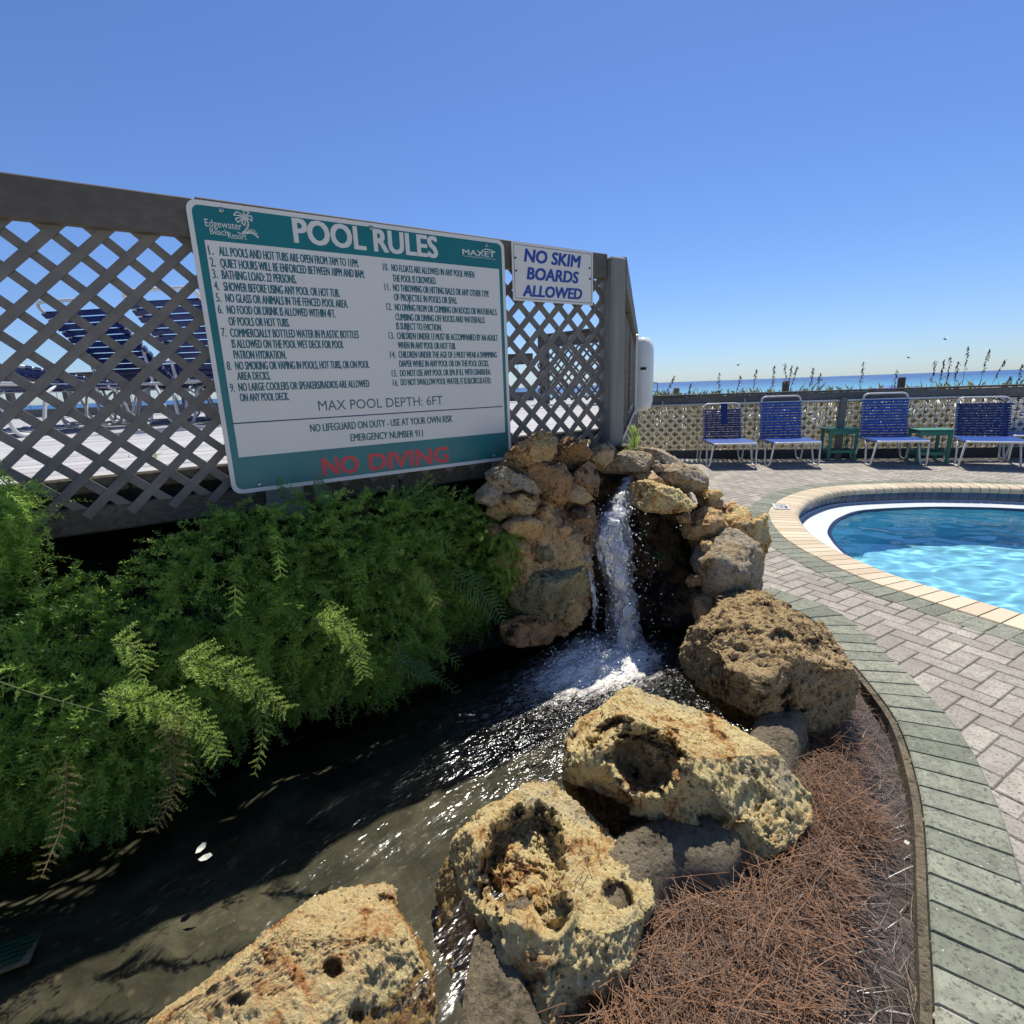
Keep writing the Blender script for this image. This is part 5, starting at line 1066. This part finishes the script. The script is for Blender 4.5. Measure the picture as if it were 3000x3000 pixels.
for k in range(520):
    a = RNG.uniform(0, 6.28); d = abs(RNG.normal(0, .13)); q = FB+FD*.10+np.array([math.cos(a), math.sin(a)])*d; mb.add(iv*RNG.uniform(.0015, .004)+np.array([*q, .16+abs(RNG.normal(0, .05))*math.exp(-d*5)]), ifc.tolist())
put(mb, 'spray_drops', M['drop'], wf, smooth=True)

# ------------------------------------------------------------------ pine straw bed
cur = resample(curb, .03)
reg = np.vstack([WB[:int(len(WB)*.72)]-N[:int(len(WB)*.72)]*(-.02), cur[::-1][int(len(cur)*.12):]])
regpoly = np.vstack([WB[8:], cur[::-1][20:]])
XS = np.arange(-.8, 1.75, .025); YS = np.arange(-.2, 3.1, .025); X, Y = np.meshgrid(XS, YS, indexing='ij')
dcur = np.min(np.hypot(X[..., None]-cur[::4, 0], Y[..., None]-cur[::4, 1]), axis=2)
def bedz(x, y, d): return -.055+.12*np.clip((d-.09)/.22, 0, 1)+.012*np.sin(x*17+1)*np.sin(y*13)
Z = bedz(X, Y, dcur)-.014; Fq = grid_faces(len(XS), len(YS)); V = np.stack([X, Y, Z], 2).reshape(-1, 3); cq = V[Fq].mean(1)
pin = inside(np.vstack([cur, [(-4.2, 1.5), (-1.0, 1.0), (.2, 2.9)]]), cq[:, 0], cq[:, 1]) & ~inside(np.vstack([WB+N0*.10, [(-3.6, .6), (-3.8, 2.2), (-1.5, 2.6), (.2, 3.1)]]), cq[:, 0], cq[:, 1])
t = NT('wet mulch'); n1 = t.noise(40, 6, .7); n2 = t.noise(7, 4)
M['mulch'] = t.done(t.bsdf(t.ramp(n1, [(.3, (.012, .009, .007)), (.7, (.07, .05, .038))]), t.ramp(n2, [(.4, .25), (.6, .8)]), t.bump(n1, .8, .012), .5))
o = mesh_obj('mulch_bed', V, Fq[pin], M['mulch'], None, True); tag(o, kind='structure')
def straws(n, accept, zfun, l0, l1, w, curve, tilt):
    V = []; A = []; c = 0
    while c < n:
        x, y = RNG.uniform(-.6, 1.6), RNG.uniform(.2, 2.5)
        if not accept(x, y): continue
        c += 1; L = RNG.uniform(l0, l1); a = RNG.uniform(0, 6.28); bend = RNG.normal(0, curve); el = RNG.normal(.05, tilt); z = zfun(x, y); q = np.array([x, y, z]); a0 = a; tone = RNG.random(); up = abs(RNG.normal(0, .016))
        seg = 4; pts = [q+np.array([0, 0, up])]
        for k in range(seg): e_ = el-k*.08; pts.append(pts[-1]+np.array([math.cos(a)*math.cos(e_), math.sin(a)*math.cos(e_), math.sin(e_)])*L/seg); a += bend/seg
        pts = np.array(pts); mid_ = pts.mean(0); pts[:, :2] -= (mid_-q)[:2]
        side_ = np.array([-math.sin(a0), math.cos(a0), 0])*w
        for k, p in enumerate(pts): f = 1-.5*k/seg; V += [p-side_*f, p+side_*f]; A += [tone, tone]
    V = np.array(V); base = (np.arange(n)*10)[:, None, None]; qd = np.array([[2*k, 2*k+1, 2*k+3, 2*k+2] for k in range(4)])[None]
    return V, (base+qd).reshape(-1, 4), np.array(A)
def dc(x, y): return float(np.min(np.hypot(cur[:, 0]-x, cur[:, 1]-y)))
ppoly = np.vstack([cur, [(-4.2, 1.5), (-1.0, 1.0), (.2, 2.9)]]).tolist(); wallpoly = np.vstack([WB-N0*.005, [(-3.6, .6), (-3.8, 2.2), (-1.5, 2.6), (.2, 3.1)]]).tolist()
def in_bed(x, y): return bool(inside(ppoly, x, y)) and not bool(inside(wallpoly, x, y))
mask = {}
for i, x in enumerate(np.arange(-.6, 1.62, .02)):
    pass
gx = np.arange(-.6, 1.62, .01); gy = np.arange(.2, 2.52, .01); GX, GY = np.meshgrid(gx, gy, indexing='ij'); BED = inside(ppoly, GX, GY) & ~inside(wallpoly, GX, GY); DC = np.min(np.hypot(GX[..., None]-cur[::3, 0], GY[..., None]-cur[::3, 1]), axis=2)
def look(A_, x, y): return A_[min(int((x+.6)/.01), A_.shape[0]-1), min(int((y-.2)/.01), A_.shape[1]-1)]
def patch(x, y): return mn.noise(Vector((x*5, y*5, 3)))
acc = lambda x, y: look(BED, x, y) and look(DC, x, y) > .17+.11*patch(x, y)
zf = lambda x, y: bedz(x, y, look(DC, x, y))+RNG.uniform(-.012, .014)
V, Fq, A = straws(10500, acc, zf, .10, .22, .0010, .4, .26); o = mesh_obj('pine_straw', V, Fq, M['straw'], attrs={'tone': A}); tag(o, kind='stuff')
acc2 = lambda x, y: look(BED, x, y) and look(DC, x, y) < .26 and look(DC, x, y) > .012
V, Fq, A = straws(1700, acc2, lambda x, y: bedz(x, y, look(DC, x, y))-.006, .06, .15, .0008, .5, .06); o = mesh_obj('wet_pine_straw', V, Fq, M['wetstraw'], attrs={'tone': A}); tag(o, kind='stuff')
# needles fallen onto the boulders
V = []; A = []
for ob, spots in ((R2, [(1500, 2620, 90), (1700, 2480, 110), (1620, 2560, 120)]), (R3, [(1830, 2300, 80), (1760, 2420, 60)])):
    dg = bpy.context.evaluated_depsgraph_get(); bv = BVHTree.FromPolygons([v.co+ob.location for v in ob.data.vertices], [p.vertices[:] for p in ob.data.polygons])
    for x, y, s_ in spots:
        for k in range(16):
            d = Vector(ray(RNG.normal(x, s_*.6), RNG.normal(y, s_*.5))).normalized(); h_ = bv.ray_cast(Vector(CAMP), d)
            if h_[0] is None: continue
            q = np.array(h_[0])+np.array(h_[1])*.004; n_ = np.array(h_[1]); a = RNG.normal(size=3); a -= n_*(a @ n_); a /= np.linalg.norm(a); b = np.cross(n_, a); L = RNG.uniform(.03, .07); tn = RNG.random()
            for k2 in range(4): f = k2/3-.5; p = q+a*L*f*1.0+b*L*.18*(f*f)+n_*(.006-.01*f*f); V += [p-b*.0008, p+b*.0008]; A += [tn, tn]
V = np.array(V); n = len(V)//8; Fq = ((np.arange(n)*8)[:, None, None]+np.array([[0, 1, 3, 2], [2, 3, 5, 4], [4, 5, 7, 6]])[None]).reshape(-1, 4)
o = mesh_obj('fallen_needles', V, Fq, M['straw'], attrs={'tone': np.array(A)}); tag(o, kind='stuff')

# ------------------------------------------------------------------ plants
def sprig(L, nodes, per, nl, nw, droop, rg):
    """needle quads and a stem ribbon along +x; returns (k,4,3)"""
    Q = []; t_ = (np.arange(nodes)+.5)/nodes
    P = np.stack([L*t_, L*.06*np.sin(t_*3+rg.uniform(0, 3)), -droop*L*t_**2], 1)
    for i, (t1, p) in enumerate(zip(t_, P)):
        l = nl*(1.0-.55*t1**3)*rg.uniform(.75, 1.15)
        for k in range(per):
            a = rg.uniform(0, 6.28); el = rg.uniform(.25, .75); d = np.array([el, math.cos(a)*math.sqrt(1-el*el), math.sin(a)*math.sqrt(1-el*el)]); q = np.cross(d, rg.normal(size=3)); q /= np.linalg.norm(q)
            Q.append([p, p+d*l*.45+q*nw, p+d*l, p+d*l*.45-q*nw])
    for i in range(nodes-1): Q.append([P[i]+[0, .0006, 0], P[i]-[0, .0006, 0], P[i+1]-[0, .0006, 0], P[i+1]+[0, .0006, 0]])
    return np.array(Q)
rgs = np.random.default_rng(5)
SPR = [sprig(rgs.uniform(.07, .12), 12, 5, .020, .0017, rgs.uniform(.1, .5), rgs) for _ in range(14)]
def inst(base, p, x, up, sc, ):
    x = x/np.linalg.norm(x); y = np.cross(up, x); y /= max(np.linalg.norm(y), 1e-6); z = np.cross(x, y); return p+sc*(base @ np.stack([x, y, z]))
fpx = [(0, 2480), (150, 2490), (300, 2470), (450, 2410), (700, 2250), (950, 2130), (1200, 2020), (1290, 1900), (1430, 1870)]; fq = [g(x, y, .16)[:2]-FL for x, y in fpx]
front = np.array([(-3.0, float(fq[0] @ FN))]+[(float(q @ FU), float(q @ FN)) for q in fq]+[(1.3, float(fq[-1] @ FN))])
topl = np.array([sz(x, y, -.12) for x, y in ((0, 1650), (150, 1650), (300, 1655), (440, 1640), (500, 1590), (640, 1500), (850, 1450), (1000, 1445), (1250, 1440), (1350, 1475), (1430, 1490))])
def top_z(s): return np.interp(s, topl[:, 0], topl[:, 1], left=topl[0, 1])
botl = np.array([(-2, .17), (-.75, .19), (-.5, .20), (-.30, .25), (-.16, .28), (.0, .30), (.12, .28), (.46, .20), (.7, .20), (.95, .24), (1.3, .4)])
def surf(s, v):
    zt, zb = top_z(s), np.interp(s, botl[:, 0], botl[:, 1]); fo_ = np.interp(s, front[:, 0], front[:, 1]); lump = .05*mn.noise(Vector((s*5, v*3, 1)))+.03*mn.noise(Vector((s*12, v*8, 4)))
    off = (-.10*(1-v)+fo_*v)-.12*math.sin(math.pi*min(v*1.05, 1))**.8+lump; z = zt+(zb-zt)*(v**1.05)+.02*mn.noise(Vector((s*9, v*9, 7)))
    return fence_pt(s, off, z)
Qs = []; As = []
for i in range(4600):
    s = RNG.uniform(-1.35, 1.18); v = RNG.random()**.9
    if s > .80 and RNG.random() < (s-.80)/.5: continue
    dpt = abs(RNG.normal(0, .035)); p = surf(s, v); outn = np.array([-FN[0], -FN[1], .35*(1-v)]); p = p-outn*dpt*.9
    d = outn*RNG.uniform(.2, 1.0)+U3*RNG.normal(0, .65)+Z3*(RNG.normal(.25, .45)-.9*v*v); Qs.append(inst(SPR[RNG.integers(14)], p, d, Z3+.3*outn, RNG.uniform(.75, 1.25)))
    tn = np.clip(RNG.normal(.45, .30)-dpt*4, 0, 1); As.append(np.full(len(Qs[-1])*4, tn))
for i in range(330):   # the tuft at the far left that stands in front of the lattice
    q = at(RNG.normal(8, 40), RNG.normal(1560, 62), 1.33+RNG.normal(0, .03)); Qs.append(inst(SPR[RNG.integers(14)], q, RNG.normal(size=3)+Z3*.6, Z3, RNG.uniform(.6, 1.0))); As.append(np.full(len(Qs[-1])*4, RNG.uniform(.3, .9)))
for i in range(190):   # sprigs against the rocks at the right end
    q = at(RNG.normal(1480, 22), RNG.uniform(1560, 1720), 2.02+RNG.normal(0, .02)); Qs.append(inst(SPR[RNG.integers(14)], q, RNG.normal(size=3)-Z3*.2, Z3, RNG.uniform(.4, .7))); As.append(np.full(len(Qs[-1])*4, RNG.uniform(.4, 1)))
for i in range(26):    # sprigs poking up through the deck edge
    q = at(RNG.normal(440, 12), RNG.normal(1345, 7), 1.95); Qs.append(inst(SPR[RNG.integers(14)], q, RNG.normal(size=3)+Z3, Z3, .35)); As.append(np.full(len(Qs[-1])*4, .9))
STM = []
for i in range(120):   # arching stems that stand proud of the mass
    s = RNG.uniform(-1.2, .72); v = RNG.uniform(.05, .95); p = surf(s, v); outn = np.array([-FN[0], -FN[1], .2]); L = RNG.uniform(.10, .24); d0 = outn*RNG.uniform(.35, .8)+U3*RNG.normal(0, .7)+Z3*RNG.uniform(.1, .8); d0 /= np.linalg.norm(d0)
    pts = [p-outn*.02+d0*L*t_-Z3*L*.75*t_*t_ for t_ in np.linspace(0, 1, 16)]; tn = RNG.uniform(.55, 1)
    for k in range(2, 16):
        tg = pts[k]-pts[k-1]
        for sg_ in (-1, 1):
            sd_ = np.cross(tg/np.linalg.norm(tg), outn)*sg_; b_ = inst(SPR[RNG.integers(14)], pts[k], tg/np.linalg.norm(tg)*.5+sd_*.7+outn*RNG.normal(.15, .3), outn, RNG.uniform(.30, .48)*(1.15-.5*k/16)); Qs.append(b_); As.append(np.full(len(b_)*4, tn))
    for k in range(15): w_ = np.cross(pts[k+1]-pts[k], outn); w_ = w_/np.linalg.norm(w_)*.0007; STM.append([pts[k]-w_, pts[k]+w_, pts[k+1]+w_, pts[k+1]-w_])
STM = np.array(STM); Qs.append(STM); As.append(np.full(len(STM)*4, .95))
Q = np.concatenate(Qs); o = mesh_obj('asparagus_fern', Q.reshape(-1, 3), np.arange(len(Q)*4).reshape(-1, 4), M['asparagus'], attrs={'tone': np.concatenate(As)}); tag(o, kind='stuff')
GSP = 'bright asparagus fern sprays hanging over the stream'
def spray(pxs, off, label, m='spray', bl=.05, step=.014, sc=.62, group=GSP, needles=True, bw=.55):
    P = catmull(np.array([on_fence(x, y, off-.10-.055*i) for i, (x, y) in enumerate(pxs)]), 14); P = resample(P, .006); e = empty('asparagus_spray', tuple(P[0])); tag(e, label, 'fern spray', group)
    mb = MB(); mb.tube(P, np.linspace(.0016, .0008, len(P)), 5); put(mb, 'stem', M['twig'] if m != 'dryspray' else M['oat'], e)
    T = np.gradient(P, axis=0); T /= np.linalg.norm(T, axis=1, keepdims=True); Qs = []; st = max(1, int(step/.006)); v0 = (CAMP-P[0]); v0 /= np.linalg.norm(v0)
    for i in range(st, len(P), st):
        f = i/len(P); sd_ = np.cross(T[i], v0); sd_ /= max(np.linalg.norm(sd_), 1e-6)
        for sgn in (-1, 1):
            d = T[i]*.55+sd_*sgn*bw+v0*RNG.normal(.1, .25)+Z3*.1; Qs.append(inst(SPR[RNG.integers(14)], P[i], d, v0, sc*(1.1-.6*f)*RNG.uniform(.7, 1.2)))
    Q = np.concatenate(Qs); o = mesh_obj('needles', Q.reshape(-1, 3), np.arange(len(Q)*4).reshape(-1, 4), M[m], e, loc=P[0], attrs={'tone': np.repeat(RNG.random(len(Q)), 4)}); o.location = (0, 0, 0)
spray([(291, 2033), (400, 2055), (497, 2083), (590, 2130), (640, 2219)], -.40, 'bright lime spray arching right, lowest of the sunlit ones')
spray([(512, 1936), (644, 1959), (730, 2006), (838, 2083)], -.38, 'bright lime spray in the middle of the bush, pointing at the stream')
spray([(322, 1881), (388, 1897), (411, 1990)], -.38, 'short lime spray bending downward above the other sunlit sprays', sc=.5)
spray([(916, 1811), (1001, 1835), (1040, 1897), (1064, 1975)], -.34, 'lime spray hanging nearest the fern fronds')
spray([(0, 1998), (116, 2037), (318, 2091)], -.36, 'pale starry spray at the left edge of the picture', step=.05, sc=.4, bw=.9)
spray([(497, 2083), (512, 2293), (450, 2433)], -.42, 'yellowing half bare spray hanging over the water', 'dryspray', step=.016, sc=.45, bw=.9)
spray([(194, 2223), (186, 2394), (150, 2500), (120, 2572)], -.40, 'dry twiggy spray dangling lowest at the left', 'dryspray', step=.02, sc=.35, bw=.9)
spray([(745, 2044), (769, 2153), (745, 2270)], -.36, 'olive spray trailing down in the middle of the bush', 'spray', step=.02, sc=.4)
def fern(pxs, Yd, wid, label, m='swordfern', name='fern_frond', grp='sword fern fronds beside the falls', nleaf=19):
    P = catmull(np.array([at(x, y, Yd-.015*i) for i, (x, y) in enumerate(pxs)]), 14); P = resample(P, np.linalg.norm(np.diff(P, axis=0), axis=1).sum()/nleaf); e = empty(name, tuple(P[0])); tag(e, label, 'fern frond', grp)
    mb = MB(); mb.tube(P, np.linspace(.0016, .0006, len(P)), 5); put(mb, 'rachis', M['twig'], e); T = np.gradient(P, axis=0); T /= np.linalg.norm(T, axis=1, keepdims=True); v0 = CAMP-P[0]; v0 /= np.linalg.norm(v0); V = []; Fc = []; A = []
    for i in range(1, len(P)):
        f = i/(len(P)-1); L = wid*(math.sin(math.pi*min(.12+f*.9, 1))**.7+.05); sd_ = np.cross(T[i], v0); sd_ /= np.linalg.norm(sd_)
        for sgn in (-1, 1):
            d = sd_*sgn*.9+T[i]*.45-Z3*.1+v0*RNG.normal(0, .08); d /= np.linalg.norm(d); q = T[i]*.0019; b = len(V); mid_ = P[i]+d*L*.55+v0*.004; tip = P[i]+d*L-Z3*L*.18+T[i]*L*.1
            V += [P[i]-q*.8, P[i]+q*.8, mid_+q, mid_-q, tip]; Fc += [(b, b+1, b+2, b+3), (b+3, b+2, b+4)]; A += [RNG.random()]*5
    o = mesh_obj('leaflets', np.array(V), Fc, M[m], e, loc=P[0], attrs={'tone': np.array(A)}); o.location = (0, 0, 0)
fern([(1310, 1668), (1345, 1690), (1398, 1726), (1445, 1775), (1479, 1827)], 1.86, .075, 'broad dark green sword fern frond drooping toward the pale slab')
fern([(1160, 1880), (1184, 1943), (1240, 1962), (1292, 2000)], 1.66, .05, 'small frond pointing over the stream under the bush')
fern([(1188, 1675), (1235, 1690), (1290, 1702)], 1.76, .024, 'browning tip frond with rust coloured end above the broad frond', 'brownfern', nleaf=16)
fern([(1245, 1735), (1275, 1755), (1308, 1780)], 1.74, .02, 'tiny yellow green frond tip left of the broad frond', 'brownfern', nleaf=14)
fern([(1122, 1555), (1140, 1620), (1157, 1700)], 1.80, .035, 'narrow upright green frond below the sign')
fern([(1130, 1480), (1185, 1455), (1250, 1480)], 1.95, .06, 'yellow green frond arching just under the red lettering')
fern([(925, 1395), (945, 1440), (965, 1480)], 1.74, .035, 'dark frond tip reaching up over the bottom of the sign')
def leafy(name, px, py, Yd, n, ln, w, label, m, spread=.8, rise=.5):
    q = at(px, py, Yd); e = empty(name, tuple(q)); tag(e, label, 'plant'); V = []; Fc = []; A = []
    for k in range(n):
        a = RNG.uniform(0, 6.28); d = np.array([math.cos(a)*spread, math.sin(a)*spread, RNG.uniform(-.2, 1)*rise+.2]); d /= np.linalg.norm(d); s_ = np.cross(d, Z3); s_ /= max(np.linalg.norm(s_), 1e-6); b = len(V); st = q+Z3*RNG.uniform(0, rise*.1); l = ln*RNG.uniform(.6, 1.1)
        V += [st, st+d*l*.5+s_*w, st+d*l-Z3*l*.15, st+d*l*.5-s_*w]; Fc.append((b, b+1, b+2, b+3)); A += [RNG.random()]*4
    o = mesh_obj('leaves', np.array(V), Fc, M[m], e, loc=q, attrs={'tone': np.array(A)}); o.location = (0, 0, 0); mb = MB(); mb.tube([q-Z3*.05, q, q+Z3*rise*.1], .002, 5); put(mb, 'stem', M['twig'], e)
leafy('rock_plant', 1930, 1640, 2.26, 14, .055, .013, 'small broad leaved plant growing in the dark cavity', 'swordfern', 1, .2)
leafy('rock_plant', 1880, 1560, 2.34, 12, .04, .010, 'tiny moss green plant clinging under the flat ledge rock', 'swordfern', 1, .2)
e = empty('green_plant', tuple(at(1858, 1330, 2.62))); tag(e, 'upright light green feathery plant between the end post and the rocks', 'plant'); Qs = []
for k in range(60):
    q = at(RNG.normal(1858, 7), RNG.uniform(1262, 1328), 2.62); Qs.append(inst(SPR[RNG.integers(14)], q, np.array([RNG.normal(0, .35), RNG.normal(0, .35), 1]), np.array([1., .2, 0]), .38))
Q = np.concatenate(Qs); o = mesh_obj('foliage', Q.reshape(-1, 3), np.arange(len(Q)*4).reshape(-1, 4), M['spray'], e, loc=np.array(e.location), attrs={'tone': np.repeat(RNG.uniform(.4, 1, len(Q)), 4)}); o.location = (0, 0, 0)
mb = MB(); mb.tube([np.array(e.location)-Z3*.03, np.array(e.location)+Z3*.11], .003, 5); put(mb, 'stem', M['twig'], e)
# pale leaves lying in the stream
for (px, py, a), lb in zip([(588, 2485, 1.2), (600, 2512, .3)], ('pale fallen leaf in the stream, the upper of two', 'pale fallen leaf in the stream, the lower of two')):
    q = g(px, py, .162); d = np.array([math.cos(a), math.sin(a), .05]); s_ = np.array([-d[1], d[0], .2]); mb = MB(); mb.add([q-d*.016, q-d*.004+s_*.008, q+d*.012+s_*.006+Z3*.003, q+d*.018, q+d*.006-s_*.008, q-d*.008-s_*.007], [(0, 1, 5), (1, 2, 4, 5), (2, 3, 4)])
    o = mb.build('fallen_leaf', M['dry_leaf'], loc=q); tag(o, lb, 'leaf', 'pale leaves in the stream')
q = g(2655, 2475, -.04); mb = MB(); mb.box(q+Z3*.008, (.014, .012, .002), (.8, .6, 0), (-.6, .8, 0)); o = mb.build('fallen_leaf', M['dry_leaf'], loc=q); tag(o, 'small pale leaf scrap on the wet mulch by the kerb', 'leaf')
# pale green drain cover under the water at the left
q = g(30, 2790, .07); dr = empty('drain_cover', tuple(q)); tag(dr, 'pale green slotted cover under the water at the lower left', 'drain cover'); mb = MB()
for k in range(5): mb.box(q+np.array([0, .014*(k-2), .0]), (.08, .008, .008), (.9, .42, 0), (-.42, .9, 0), bev=.002)
put(mb, 'slats', M['green_poly'], dr); mb = MB(); mb.box(q-Z3*.010, (.09, .08, .008), (.9, .42, 0), (-.42, .9, 0), bev=.003); put(mb, 'plate', M['dry_leaf'], dr)
